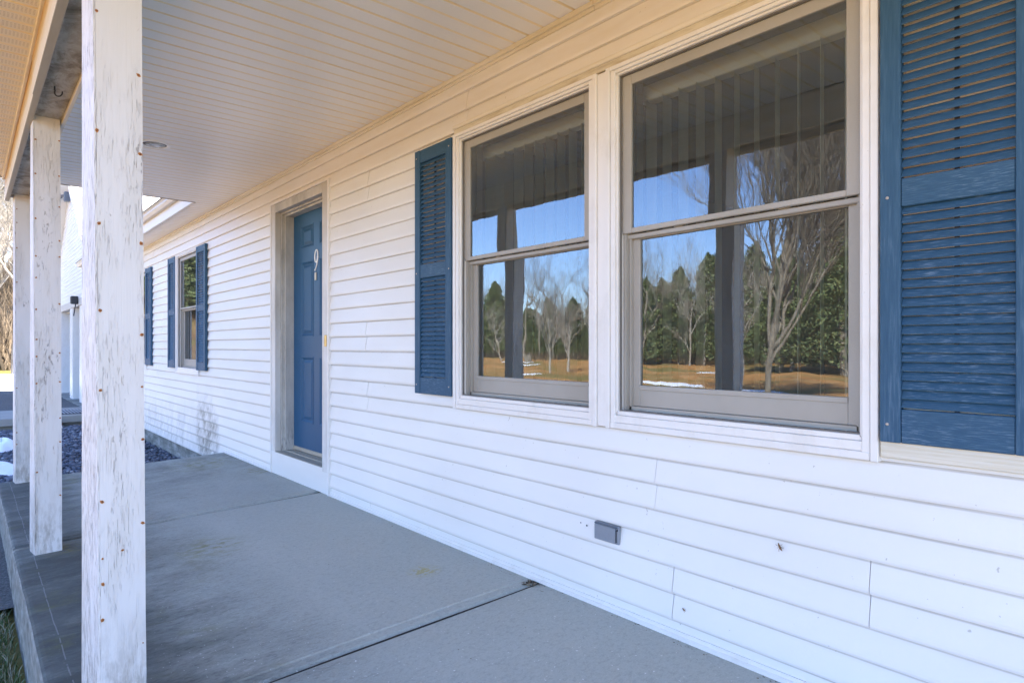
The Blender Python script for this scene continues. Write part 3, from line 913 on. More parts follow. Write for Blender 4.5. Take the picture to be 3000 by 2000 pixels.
# ---------------------------------------------------------------- vertical blinds behind the glass
vane_mb = MB()
for i in range(4):
    a0, a1 = -.0445 + i * .02225, -.0445 + (i + 1) * .02225
    c = lambda t: .006 * (1 - (t / .0445) ** 2)
    vane_mb.quad((a0, c(a0), 0), (a1, c(a1), 0), (a1, c(a1), 1.36), (a0, c(a0), 1.36))
m_vane = vane_mb.mesh('vane', M_VANE, True)
def blind(x0, label, ang0, ang1):
    b = empty('vertical_blind', (x0, .15, 0))
    tag(b, label, 'blind', 'vertical blinds in the paired windows')
    mb = MB(); mb.bbox(.05, 1.0, -.02, .035, 2.165, 2.235, .004); mb.build('headrail', M_VANE, b)
    n = 12
    for i in range(n):
        t = i / (n - 1)
        v = link('vane', m_vane, b, (.09 + t * .88, .01, .81), (0, 0, R(ang0 + (ang1 - ang0) * t + random.uniform(-3, 3))))
    return b
blind(-2.89, 'pale vertical blind behind the left window of the pair, beside the middle shutter', 104, 112)
blind(-1.782, 'pale vertical blind behind the large right window beside the near shutter', 98, 112)

# ---------------------------------------------------------------- shutters
SH_W, SH_Z0, SH_Z1 = .372, .842, 2.275
STL = .054
def slat_mesh():
    mb = MB()
    w = SH_W - 2 * STL - .001
    th = R(31); L = .0268; t = .0019
    dy, dz = -math.sin(th), -math.cos(th)
    ny, nz = -math.cos(th), math.sin(th)
    p0 = (0.0, 0.0); p1 = (L * dy, L * dz)
    pr = [(p0[0] + ny * t, p0[1] + nz * t), (p0[0] - ny * t, p0[1] - nz * t), (p1[0] - ny * t, p1[1] - nz * t), (p1[0] - ny * t * .3 + dy * .0016, p1[1] - nz * t * .3 + dz * .0016), (p1[0] + ny * t, p1[1] + nz * t)]
    mb.prism(pr, 0, 0, w)
    return mb.mesh('louver_slat', M_BLUE_H)
m_slat = slat_mesh()
scr = MB(); scr.lathe([(.0045, 0), (.0045, .0015), (.003, .003), (.001, .0032)], (0, 0, 0), 10, Matrix.Rotation(R(90), 4, 'X'))
m_screw = scr.mesh('screw', M_SCREW, True)
def make_shutter():
    s = empty('shutter')
    for x0 in (0, SH_W - STL):
        mb = MB(); mb.bbox(x0, x0 + STL, -.046, -.017, 0, SH_Z1 - SH_Z0, .002); mb.build('stile', M_BLUE_V, s)
    R0, R1, R2, R3 = .939 - SH_Z0, 1.520 - SH_Z0, 1.600 - SH_Z0, 2.200 - SH_Z0
    for z0, z1 in ((0, R0), (R1, R2), (R3, SH_Z1 - SH_Z0)):
        mb = MB(); mb.bbox(STL + .0006, SH_W - STL - .0006, -.043, -.019, z0, z1, .0025); mb.build('rail', M_BLUE_H, s)
    for z0, z1 in ((R0, R1), (R2, R3)):
        n = int(round((z1 - z0) / .0268))
        for i in range(n):
            link('louver_slat', m_slat, s, (STL + .0005, -.024 + random.uniform(-.0006, .0006), z0 + (i + 1) * (z1 - z0) / n + .002), (random.uniform(-.035, .035), 0, 0))
    mb = MB()
    for z0, z1 in ((R0, R1), (R2, R3)): mb.box(SH_W / 2 - .0055, SH_W / 2 + .0055, -.0265, -.020, z0, z1)
    mb.build('spacer_strip', M_BLACK, s)
    for x0 in (.020, SH_W - .018):
        for z in (.052, 1.560 - SH_Z0 - .01, SH_Z1 - SH_Z0 - .045):
            link('screw', m_screw, s, (x0, -.046, z))
    return s
sh0 = make_shutter()
for i, (x0, lab) in enumerate(((-.718, 'large weathered blue louvered shutter nearest the camera, cut by the right frame edge'),
                               (-3.268, 'blue louvered shutter against the left edge of the paired windows'),
                               (-8.038, 'blue louvered shutter on the right side of the small far window'),
                               (-9.412, 'blue louvered shutter on the left side of the small far window'),
                               (-10.812, 'farthest blue shutter, partly hidden behind the front post'))):
    o = sh0 if i == 0 else copy_tree(sh0)
    o.location = (x0, 0, SH_Z0)
    tag(o, lab, 'shutter', 'blue louvered shutters on the house wall')

# ---------------------------------------------------------------- porch posts
def make_post(nm, x0, zs, label, group, worst):
    """zs : slab height under the post; corner offsets follow the warped cladding boards"""
    t = empty('porch_post', (x0, -1.72, zs))
    tag(t, label, 'post', group)
    H_ = 2.4215 - zs
    nz = 14
    def board(c_bot, c_top, mat, name='board', wob=.0012):
        # c_* : list of 4 xy corners
        mb = MB()
        for i in range(nz + 1):
            s = i / nz
            for j in range(4):
                x = c_bot[j][0] * (1 - s) + c_top[j][0] * s; y = c_bot[j][1] * (1 - s) + c_top[j][1] * s
                if 0 < i < nz: x += random.uniform(-wob, wob) * .5; y += random.uniform(-wob, wob) * .5
                mb.v.append((x, y, s * H_))
        for i in range(nz):
            for j in range(4):
                a_ = i * 4 + j; b_ = i * 4 + (j + 1) % 4
                mb.f.append((a_, b_, b_ + 4, a_ + 4))
        mb.f.append((3, 2, 1, 0)); mb.f.append(tuple(nz * 4 + j for j in range(4)))
        mb.build(name, mat, t)
    (yAb, yAt, yBb, yBt, yCb, yCt, wd) = worst
    o = -1.72
    # front board (faces along +x, toward the camera)
    board([(-.019, yAb - o + .006), (0, yAb - o + .006), (0, yBb - o), (-.019, yBb - o)], [(-.019, yAt - o + .006), (0, yAt - o + .006), (0, yBt - o), (-.019, yBt - o)], M_POST)
    # yard-side board and its edge strip
    board([(-wd, yCb - o), (-.0005, yAb - o), (-.0005, yAb - o + .0055), (-wd, yCb - o + .018)], [(-wd, yCt - o), (-.0005, yAt - o), (-.0005, yAt - o + .0055), (-wd, yCt - o + .018)], M_POST2)
    board([(-wd, yCb - o + .0185), (-wd + .018, yCb - o + .0185), (-wd + .018, yBb - o - .0005), (-wd, yBb - o - .0005)], [(-wd, yCt - o + .0185), (-wd + .018, yCt - o + .0185), (-wd + .018, yBt - o - .0005), (-wd, yBt - o - .0005)], M_POST)
    board([(-wd + .0185, yBb - o - .018), (-.0195, yBb - o - .018), (-.0195, yBb - o - .0005), (-wd + .0185, yBb - o - .0005)], [(-wd + .0185, yBt - o - .018), (-.0195, yBt - o - .018), (-.0195, yBt - o - .0005), (-wd + .0185, yBt - o - .0005)], M_POST)
    return t, H_
rs = MB(); rs.lathe([(.0035, 0), (.0033, .0012), (.0018, .0016)], (0, 0, 0), 8, Matrix.Rotation(R(90), 4, 'Y')); m_rust = rs.mesh('rusty_screw', M_RUST)
rs = MB()
n_ = 11
ring_ = [((.0072 + .002 * math.sin(3.1 * j)) * math.cos(2 * math.pi * j / n_) * .56, (.0080 + .002 * math.cos(4.3 * j)) * math.sin(2 * math.pi * j / n_) * .58) for j in range(n_)]
rs.v += [(0.0, p, q) for p, q in ring_] + [(-.001, p, q) for p, q in ring_]
rs.f += [tuple(range(n_))] + [(j, j + n_, (j + 1) % n_ + n_, (j + 1) % n_) for j in range(n_)]
m_rust2 = rs.mesh('rust_ring', M_RUST2)
def add_screws(t, lst):
    for (y, z, s) in lst:
        link('rusty_screw', m_rust, t, (.0009, y, z), scale=(1, s, s))
        link('rust_ring', m_rust2, t, (.0006, y, z), scale=(1, s, s * random.uniform(.9, 1.25)), rot=(random.uniform(0, 6), 0, 0))
G = 'white posts along the porch edge'
t, H_ = make_post('front', -2.25, -.060, 'front white boxed post with flaking paint and rusty screws, tall across the frame', G, (-1.776, -1.796, -1.652, -1.667, -1.806, -1.806, .13))
def zz(py, Z=1.905): return 1.12 + (1014 - py) / 1868 * Z + .060
# measured screw rows on the front post : (picture row, left or right edge)
add_screws(t, [(yy, zz(py), s) for yy, py, s in ((-.064, 34, 1.1), (.046, 193, 1.2), (-.063, 383, 1.2), (.050, 431, 1.25), (-.058, 654, 1.2), (.053, 702, 1.25), (-.055, 909, 1.25), (.055, 979, 1.2), (-.054, 1143, 1.1), (.055, 1137, .8),
                                                   (.057, 1297, 1.1), (-.050, 1471, 1.15), (.057, 1551, 1.1), (.003, 1623, .8), (-.049, 1638, .7), (-.048, 1713, 1.1), (-.049, 1818, 1.2), (.058, 1916, .5))])
t, H_ = make_post('middle', -4.48, -.0625, 'middle white boxed post with scuffed paint, second from the camera', G, (-1.784, -1.794, -1.658, -1.668, -1.800, -1.797, .13))
def zz(py, Z=3.60): return 1.12 + (1014 - py) / 1868 * Z + .0625
add_screws(t, [(yy, zz(py), 1.1) for yy, py in ((-.062, 409), (.048, 402), (-.062, 509), (.047, 507), (.048, 599), (-.061, 640), (.049, 700), (.049, 748), (-.060, 750), (-.059, 813), (.049, 888), (-.059, 906), (-.057, 994), (.05, 1034), (-.057, 1044), (.051, 1120), (-.057, 1123),
                                                (.052, 1228), (.052, 1299), (-.055, 1383), (.053, 1458))])
t, H_ = make_post('far', -6.92, -.063, 'farthest white post on the porch corner with a rotted stained foot', G, (-1.756, -1.762, -1.632, -1.636, -1.768, -1.768, .13))
def zz(py, Z=5.40): return 1.12 + (1014 - py) / 1868 * Z + .063
add_screws(t, [(-.028, zz(py), 1.2) for py in (607, 647, 722, 824, 1138, 1270, 1305)])

# ---------------------------------------------------------------- porch slab
porch = empty('porch_floor', (0, 0, 0)); tag(porch, kind='structure')
def sz(y): return .035 * y
jx = [-7.12, -4.715, -2.235, .22, XR + .1]
for i in range(4):
    x0, x1 = jx[i], jx[i + 1]
    g0 = (0, .019, .008, .006)[i]; g1 = (.019, .008, .006, 0)[i]
    mb = MB()
    nx = 14; ny = 30
    xs = [x0 + g0, x0 + g0 + .009, x0 + .060, x0 + .068] + list(np.linspace(x0 + .1, x1 - .1, nx)) + [x1 - .068, x1 - .060, x1 - g1 - .009, x1 - g1]
    ys = list(np.linspace(-.002, -1.845, ny)) + [-1.860, -1.870, -1.875]
    idx = {}
    for a_, xx in enumerate(xs):
        for b_, yy in enumerate(ys):
            z = sz(yy)
            if a_ in (0, len(xs) - 1): z -= .016
            elif a_ in (1, len(xs) - 2): z -= .003
            elif a_ in (2, len(xs) - 3): z -= .001
            else: z += .0035
            if b_ == ny: z -= .002
            if b_ == ny + 1: z -= .008
            if b_ == ny + 2: z -= .018
            yb = yy + (.0015 * math.sin(xx * 3.1) + .0012 * math.sin(xx * 19.7) if b_ >= ny - 1 else 0)
            wob = 0.010 * math.sin(2.2 * yy + i) * (1 if a_ < 4 or a_ > len(xs) - 5 else 0)
            if (i == 0 and a_ < 3) or (i == 3 and a_ > 10): wob = 0
            idx[a_, b_] = len(mb.v); mb.v.append((xx + wob, yb, z))
    for a_ in range(len(xs) - 1):
        for b_ in range(len(ys) - 1):
            mb.f.append((idx[a_, b_], idx[a_, b_ + 1], idx[a_ + 1, b_ + 1], idx[a_ + 1, b_]))
    # skirts
    b_ = len(ys) - 1
    low = []
    for a_ in range(len(xs)):
        v = mb.v[idx[a_, b_]]; low.append(len(mb.v)); mb.v.append((v[0], v[1] - .004, -.36))
    for a_ in range(len(xs) - 1): mb.f.append((idx[a_, b_], low[a_], low[a_ + 1], idx[a_ + 1, b_]))
    for a_ in (0, len(xs) - 1):
        lw = []
        for b_ in range(len(ys)):
            v = mb.v[idx[a_, b_]]; lw.append(len(mb.v)); mb.v.append((v[0], v[1], -.36 if a_ == 0 and i == 0 else v[2] - .03))
        for b_ in range(len(ys) - 1): mb.f.append((idx[a_, b_], idx[a_, b_ + 1], lw[b_ + 1], lw[b_]) if a_ else (idx[a_, b_ + 1], idx[a_, b_], lw[b_], lw[b_ + 1]))
    me = mb.mesh('concrete_slab', M_CONC); me.materials.append(M_FACE)
    for f in me.polygons:
        if abs(f.normal.z) < .80 and f.center.y < -1.8: f.material_index = 1
    link('concrete_slab', me, porch)
mb = MB()
for i in (1, 2, 3):
    mb.quad((jx[i] - .02, 0, sz(0) - .014), (jx[i] + .02, 0, sz(0) - .014), (jx[i] + .02, -1.86, sz(-1.86) - .014), (jx[i] - .02, -1.86, sz(-1.86) - .014))
mb.build('joint_filler', M_JOINT, porch)
# leaf crumbs caught in the joint by the wall
mb = MB()
for i in range(60):
    p = Vector((-2.235 + random.gauss(0, .018), -.03 - abs(random.gauss(0, .025)), random.uniform(-.008, .006)))
    m = Matrix.Translation(p) @ Matrix.Rotation(random.uniform(0, 6), 4, 'Z') @ Matrix.Rotation(random.uniform(-.9, .9), 4, 'X')
    s = random.uniform(.003, .009)
    mb.quad(*[tuple(m @ Vector(q)) for q in ((-s, -s * .5, 0), (s, -s * .5, 0), (s, s * .5, .001), (-s, s * .5, 0))])
o = mb.build('leaf_crumbs', M_BRUSH); tag(o, 'crumbled brown leaves caught in the slab joint at the wall', 'leaves', kind='stuff')

mb = MB()
for i in range(520):
    near = random.random() < .55
    x = random.uniform(-7.0, -.6); y = (-.012 - abs(random.gauss(0, .035))) if near else -random.uniform(.05, 1.8)
    m = Matrix.Translation((x, y, sz(y) + .0045)) @ Matrix.Rotation(random.uniform(0, 6), 4, 'Z') @ Matrix.Rotation(random.uniform(-.4, .4), 4, 'X')
    s = random.uniform(.0012, .0042) if near else random.uniform(.001, .003)
    mb.quad(*[tuple(m @ Vector(q)) for q in ((-s, -s * .4, 0), (s, -s * .5, .0004), (s * .8, s * .5, .0006), (-s, s * .4, 0))])
o = mb.build('grit', M_BRUSH); tag(o, 'scattered grit and leaf crumbs along the wall on the porch slab', 'grit', kind='stuff')
# ---------------------------------------------------------------- fixtures
# outlet cover
t = empty('outlet_cover', (-1.785, -.016, .333)); tag(t, 'grey weatherproof outlet cover low on the siding under the mullion', 'outlet cover')
t.rotation_euler = (0, R(.0), 0)
mb = MB(); mb.bbox(-.068, .066, -.008, .006, -.038, .038, .003); mb.build('base_plate', M_GREY, t)
mb = MB(); mb.bbox(-.066, .048, -.015, -.0085, -.036, .029, .003); mb.build('lid', M_GREY, t)
mb = MB(); mb.bbox(-.064, .060, -.0165, -.0085, .0295, .0365, .002); mb.build('hinge', M_BRONZE, t)
mb = MB(); mb.bbox(-.034, .016, -.0162, -.0153, -.014, .010, .0004); mb.build('lid_inset', M_GREY, t)
mb = MB(); mb.box(.050, .054, -.0090, -.0078, -.030, .020); mb.lathe([(.004, 0), (.004, .002)], (0, 0, 0), 8, Matrix.Translation((.057, -.008, .022)) @ Matrix.Rotation(R(90), 4, 'X')); mb.build('latch_slot', M_BLACK, t)
# screw holes left of it
for i, (x, z) in enumerate(((-1.908, .336), (-1.944, .341))):
    mb = MB(); mb.lathe([(.0042 - i * .0012, 0), (.0040 - i * .0012, .0006)], (0, 0, 0), 10, Matrix.Translation((x, -.0142, z)) @ Matrix.Rotation(R(90), 4, 'X'))
    mb.build('screw_hole', M_BLACK, house)
# recessed porch light
t = empty('recessed_light', (-5.29, -1.02, ZC)); tag(t, 'round recessed light in the porch ceiling right of the front post', 'light')
mb = MB(); mb.lathe([(.106, 0), (.106, -.004), (.098, -.008), (.082, -.007), (.079, .001)], (0, 0, 0), 40)
mb.f = mb.f[:-2]
mb.build('trim_ring', M_LTRIM, t, True)
mb = MB(); mb.lathe([(.0795, -.0005), (.079, -.0016), (.002, -.0018)], (0, 0, 0), 40); mb.build('baffle', M_BLACK, t, True)
mb = MB(); mb.lathe([(.066, -.0020), (.064, -.0036), (.04, -.0060), (.004, -.0066)], (-.011, .004, 0), 40); mb.build('lens', M_LENS, t, True)
# plant hook under the beam
mb = MB()
pts = [(0, 0, .008), (0, 0, -.022)] + [(.020 + .020 * math.cos(a_), 0, -.034 + .020 * math.sin(a_)) for a_ in np.linspace(math.pi * .83, math.pi * 2.05, 12)]
mb.tube(pts, .0032, 8)
o = mb.build('plant_hook', M_BLACK, None, True, loc=(-3.92, -1.742, 2.425), rot=(0, 0, R(48)))
tag(o, 'small black screw hook under the weathered porch beam', 'hook')
# insects and crumbs on the siding
def bug(x, z, s, label, rz):
    t = MB()
    t.tube([(0, 0, -.010 * s), (0, -.002, -.004 * s), (0, -.002, .004 * s), (0, 0, .011 * s)], [.0008 * s, .0026 * s, .0024 * s, .0010 * s], 7)
    for k in range(5):
        a_ = -1.1 + k * .55
        t.tube([(0, -.001, .002 * s), (.006 * s * (1 if k % 2 else -1), -.003, .006 * s * a_), (.009 * s * (1 if k % 2 else -1), 0.001, .009 * s * a_)], .0005 * s, 4)
    t.quad((.001, -.003, .004 * s), (.004 * s, -.0035, -.004 * s), (.002 * s, -.003, -.012 * s), (-.001 * s, -.003, -.006 * s))
    o = t.build('insect', M_BUG, None, loc=(x, -.0165, z), rot=(0, R(rz), 0))
    tag(o, label, 'insect')
bug(-1.034, .451, 1.25, 'brown dead insect stuck on the siding right of the outlet cover', -28)
bug(-1.409, .125, .8, 'tiny dead insect low on the siding beside the lower panel joint', -60)

# ================================================================== GARAGE
gar = empty('garage', (-21.2, .1, -.3)); tag(gar, 'white gabled garage wing with shingled roof at the far end of the house', 'garage')
gx, gy, gz = -21.2, .1, -.3
def gb(name, mb, mat): 
    mb.v = [(v[0] - gx, v[1] - gy, v[2] - gz) for v in mb.v]
    return mb.build(name, mat, gar)
GZP, GSL, GE = 5.62, .70, 3.95           # ridge height, slope, half width
k = 0
zb = 2.32
while zb < GZP - .05:
    mb = MB()
    zt = min(zb + .1016, GZP - .02)
    hw0 = min((GZP - zb) / GSL, GE) - .01; hw1 = max((GZP - zt) / GSL, .01) - .005
    hw1 = min(hw1, GE)
    mb.quad((gx - hw0, gy - .014, zb), (gx + hw0, gy - .014, zb), (gx + hw1, gy - .003, zt), (gx - hw1, gy - .003, zt))
    mb.quad((gx - hw0, gy - .014, zb), (gx - hw0, gy + .003, zb), (gx + hw0, gy + .003, zb), (gx + hw0, gy - .014, zb))
    gb('siding_board', mb, M_PLAIN)
    zb += .1016
mb = MB(); mb.box(gx - GE, gx + GE, gy + .004, gy + .12, 2.32, 2.9)
n = len(mb.v); mb.v += [(gx - GE, gy + .03, 2.85), (gx + GE, gy + .03, 2.85), (gx, gy + .03, GZP - .02)]; mb.f.append((n, n + 1, n + 2))
gb('wall', mb, M_CORE)
mb = MB(); mb.bbox(gx - GE, gx + GE, gy - .03, gy + .14, 2.14, 2.318, .004); gb('header_board', mb, M_CASE2)
# recessed entries : pier, side walls, back wall with doors
mb = MB()
k = -.3
while k < 2.13:
    mb.box(-21.19 - .0, -20.62, gy - .012, gy + .0, k, k + .07); 
    mb.prism([(gy - .016, k), (gy + .01, k), (gy + .01, min(k + .1016, 2.138)), (gy - .004, min(k + .1016, 2.138))], 0, -21.20, -20.61)
    k += .1016
gb('pier_siding', mb, M_PLAIN)
mb = MB(); mb.box(-21.19, -20.605, gy + .011, gy + 1.75, -.32, 2.138); gb('pier', mb, M_TRIM)
mb = MB(); mb.box(-23.42 - .5, -23.42, gy, gy + 1.5, -.32, 2.138); mb.box(gx - GE, -23.92, gy, gy + .3, -.32, 2.138); gb('side_wall', mb, M_TRIM)
mb = MB(); mb.box(gx + GE - 2.1, gx + GE, gy, gy + .3, -.32, 2.138); gb('side_wall', mb, M_PLAIN)
mb = MB(); mb.box(-23.42, -21.2, gy + 1.5, gy + 1.6, -.32, 2.1); gb('garage_door', mb, M_GDOOR)
mb = MB(); mb.box(-20.6, gx + GE - 2.1, gy + 1.76, gy + 1.86, -.32, 2.1); gb('garage_door', mb, M_GDOOR)
mb = MB(); mb.box(gx - GE + .1, gx + GE - .1, gy + .15, gy + 1.9, 2.10, 2.135); gb('entry_soffit', mb, M_CREAM)
mb = MB(); mb.box(gx + GE - .1, gx + GE, gy + .3, 9, -.32, 2.9); mb.box(gx - GE, gx - GE + .1, gy + .3, 9, -.32, 2.9); gb('wall', mb, M_PLAIN)
# rake boards
for s in (-1, 1):
    mb = MB()
    L = GE + .35
    p0 = (gx, GZP + .04); p1 = (gx + s * L, GZP + .04 - GSL * L)
    y0, y1 = (gy - .36, gy - .33) if s < 0 else (gy - .06, gy - .03)
    mb.prism([(p0[0], p0[1]), (p0[0], p0[1] - .2), (p1[0], p1[1] - .2), (p1[0], p1[1])], 1, y0, y1)
    gb('rake_board', mb, M_TRIM)
mb = MB()   # eave soffit under the left rake and its ribbed edge
L = GE + .3
mb.quad((gx, gy - .33, GZP - .02), (gx - L, gy - .33, GZP - .02 - GSL * L), (gx - L, gy, GZP - .02 - GSL * L), (gx, gy, GZP - .02))
gb('rake_soffit', mb, M_CEIL)
# shingles : the ones nearest the ridge at the front are single tabs
tab = MB(); tab.box(-.160, .160, -.158, .02, 0, .006)
m_tab = tab.mesh('shingle', M_SHING)
ang = math.atan(GSL)
RW = .145
cnt = 0
rest = MB()
for r_ in range(34):
    for c_ in range(28):
        d = .10 + r_ * RW               # distance down the slope from the ridge
        yy = .13 + gy + c_ * .327 - (r_ % 2) * .05 + random.uniform(-.004, .004)
        m = Matrix.Translation((gx + d * math.cos(ang), yy, GZP + .075 - d * math.sin(ang))) @ Matrix.Rotation(ang + .022, 4, 'Y') @ Matrix.Rotation(R(90), 4, 'Z')
        if r_ < 22 and c_ < 12:
            mm_ = Matrix.Translation((-gx, -gy, -gz)) @ m
            o = link('shingle', m_tab, gar)
            o.matrix_basis = mm_
            cnt += 1
        else:
            rest.box(-.160, .160, -.158, .02, 0, .006, m)
o = gb('shingles', rest, M_SHING); o['kind'] = 'stuff'
mb = MB()
L = GE + .35
mb.prism([(gx, GZP + .045), (gx, GZP + .07), (gx + L, GZP + .07 - GSL * L), (gx + L, GZP + .045 - GSL * L)], 1, gy - .05, 9.0)
mb.prism([(gx, GZP + .045), (gx, GZP + .07), (gx - L, GZP + .07 - GSL * L), (gx - L, GZP + .045 - GSL * L)], 1, gy - .37, 9.0)
gb('roof_deck', mb, M_PALE)
# floodlight on the gable
fl = empty('floodlight', (-21.2, gy - .05, 5.22)); tag(fl, 'small motion floodlight mounted at the peak of the garage gable', 'floodlight')
mb = MB(); mb.bbox(-.02, .16, -.10, .03, -.15, .10, .01); mb.build('mount_box', M_BRONZE, fl)
mb = MB(); mb.tube([(-.02, -.05, .03), (-.20, -.12, .03), (-.36, -.20, -.02)], [.03, .035, .05], 8); mb.tube([(-.36, -.20, -.02), (-.45, -.27, -.10)], [.08, .10], 10); mb.build('lamp_head', M_BRONZE, fl)
# lantern by the entry
ln = empty('wall_lantern', (-19.35, gy - .03, 2.18)); tag(ln, 'black lantern hanging beside the garage entry', 'lantern')
mb = MB(); mb.bbox(-.08, .08, -.16, 0, .0, .2, .02); mb.build('lantern_body', M_BLACK, ln)
mb = MB(); mb.tube([(0, -.05, 0), (.08, -.1, -.3)], .012, 6); mb.build('bracket', M_BLACK, ln)

# ================================================================== GROUND
gm = MB()
gxs = list(np.linspace(-160, -44, 12)) + list(np.linspace(-40, 30, 60)) + [60, 120]
gys = list(np.linspace(-200, -60, 8)) + list(np.linspace(-55, 20, 60)) + [50, 100, 200]
def gzf(x, y):
    z = -.36 - .008 * max(0, -2.5 - y) * (1 if y > -40 else 0)
    if y <= -40: z = -.36 - .3 + .012 * (-40 - y)
    if x < -38: z += min((-38 - x) * .30, 9.0) * min(max((y + 26) / 16, 0.0), 1.0)
    if y < -4: z += .10 * math.sin(x * .31 + y * .17) + .05 * math.sin(x * .9) * math.cos(y * .7)
    return z
ii = {}
for i, x in enumerate(gxs):
    for j, y in enumerate(gys):
        ii[i, j] = len(gm.v); gm.v.append((x, y, gzf(x, y)))
for i in range(len(gxs) - 1):
    for j in range(len(gys) - 1):
        gm.f.append((ii[i, j], ii[i + 1, j], ii[i + 1, j + 1], ii[i, j + 1]))
o = gm.build('ground', M_LAWN, None, True); tag(o, kind='structure')
mb = MB(); mb.quad((-7.1, -12, -.42), (-4.42, -12, -.42), (-4.42, -1.86, -.305), (-7.1, -1.86, -.305)); o = mb.build('path', M_ASPH); tag(o, kind='structure')
mb = MB(); mb.box(-26, -16.7, -13, .0, -.50, -.30); o = mb.build('driveway', M_ASPH); tag(o, kind='structure')
wk = empty('pavement', (0, 0, 0)); tag(wk, kind='structure')
mb = MB(); mb.bbox(-16.69, -15.75, -13, .05, -.5, -.285, .02); mb.build('sunlit_strip', M_PALE, wk)  # pale strip added in place of a band of sunlight
mb = MB(); mb.bbox(-15.74, -13.95, -9, -.005, -.26, -.125, .012); mb.box(-15.7, -14.05, -8.9, -.01, -.5, -.262); mb.build('walkway_slab', M_PALE, wk)
mb = MB(); mb.box(-24.4, -17.3, -.05, 1.75, -.5, -.285); mb.build('apron', M_FOUND, wk)
# door mat on the walkway
t = empty('doormat', (-14.6, -.62, -.124)); tag(t, 'dark ribbed rubber doormat on the far concrete walkway', 'doormat')
mb = MB(); mb.bbox(-.45, .45, -.55, .55, 0, .010, .003); mb.build('mat_base', M_MAT, t)
mb = MB()
for i in range(20): mb.box(-.44, .44, -.53 + i * .054, -.505 + i * .054, .0102, .019)
mb.build('ribs', M_GREY, t)
# gravel bed
mb = MB(); mb.quad((-13.95, -2.6, -.345), (-7.12, -2.6, -.345), (-7.12, .004, -.335), (-13.95, .004, -.335)); o = mb.build('gravel_base', M_MAT); tag(o, kind='structure')
def ico():
    bm = bmesh.new(); bmesh.ops.create_icosphere(bm, subdivisions=1, radius=1.0)
    v = np.array([x.co[:] for x in bm.verts]); f = np.array([[q.index for q in p.verts] for p in bm.faces]); bm.free(); return v, f
iv, if_ = ico()
nst = 11500
xs_ = -7.13 - 6.8 * rng.random(nst) ** 1.15
ys_ = -2.55 + 2.54 * rng.random(nst)
cn = np.stack([xs_, ys_, -.330 + .022 * rng.random(nst)], 1)
sz_ = (.013 + .016 * rng.random(nst))[:, None, None] * np.stack([.8 + .6 * rng.random(nst), .8 + .6 * rng.random(nst), .55 + .4 * rng.random(nst)], 1)[:, None, :]
V = iv[None] * sz_ * (1 + .28 * (rng.random((nst, len(iv), 1)) - .5)) 
th_ = rng.random(nst) * 6.28
ct, st = np.cos(th_)[:, None], np.sin(th_)[:, None]
V = np.stack([V[..., 0] * ct - V[..., 1] * st, V[..., 0] * st + V[..., 1] * ct, V[..., 2]], -1) + cn[:, None, :]
F = (if_[None] + (np.arange(nst) * len(iv))[:, None, None]).reshape(-1, 3)
me = bpy.data.meshes.new('gravel'); me.from_pydata(V.reshape(-1, 3).tolist(), [], F.tolist()); me.materials.append(M_GRAV)
o = link('gravel', me); tag(o, 'blue-grey crushed stone bed between the porch slab and the far walkway', 'gravel', kind='stuff')

# snow
def snow(cx, cy, rx, ry, h, label, seed, cat='snow patch', group=None, z0=None):
    r = random.Random(seed)
    mb = MB(); n, rings = 40, 9
    ph = [r.uniform(0, 6.28) for _ in range(5)]
    zb = (gzf(cx, cy) if z0 is None else z0) - .02
    for i in range(rings + 1):
        s = i / rings
        for j in range(n):
            a_ = 2 * math.pi * j / n
            k = 1 + .20 * math.sin(2 * a_ + ph[0]) + .13 * math.sin(3 * a_ + ph[1]) + .07 * math.sin(7 * a_ + ph[2])
            z = h * (1 - s ** 2.6) * (1 + .2 * math.sin(5 * s + 2 * a_ + ph[3])) if s < 1 else 0
            mb.v.append((cx + rx * k * s * math.cos(a_), cy + ry * k * s * math.sin(a_), zb + z + (0.02 if s < 1 else 0)))
    for i in range(rings):
        for j in range(n):
            a_ = i * n + j; b_ = i * n + (j + 1) % n
            mb.f.append((a_, b_, b_ + n, a_ + n))
    o = mb.build('snow_patch', M_SNOW, None, True)
    tag(o, label, cat, group)
    return o
snow(-8.0, -2.15, .95, .55, .10, 'shaded snow heap against the outer corner of the porch slab', 1, z0=-.33)
snow(-9.55, -1.86, .55, .30, .09, 'small snow mound on the gravel behind the porch corner', 2, z0=-.33)
snow(-11.6, -1.70, .55, .26, .13, 'narrow snow ridge on the gravel before the far walkway', 3, z0=-.33)
snow(-13.80, -.88, .20, .12, .19, 'little snow lump leaning on the end of the far walkway', 4, z0=-.33)
snow(-31.5, -1.5, 6.6, 5.0, .30, 'wide sunlit snow field across the driveway by the woods', 5, z0=-.36)
SG = 'snow patches on the front lawn'
for i, (x, y, rx, ry) in enumerate(((-17.5, -22, 2.4, .7), (-13.2, -21.5, 1.8, .6), (-27, -22, 1.6, .6), (-41, -35, 2.0, .7), (-50, -41, 2.2, .8), (-60, -47, 2.6, 1.0), (-24, -36, 2.2, .8))):
    snow(x, y, rx, ry, .05, 'leftover patch of white snow on the brown front lawn, mirrored in the windows', 20 + i, group=SG)

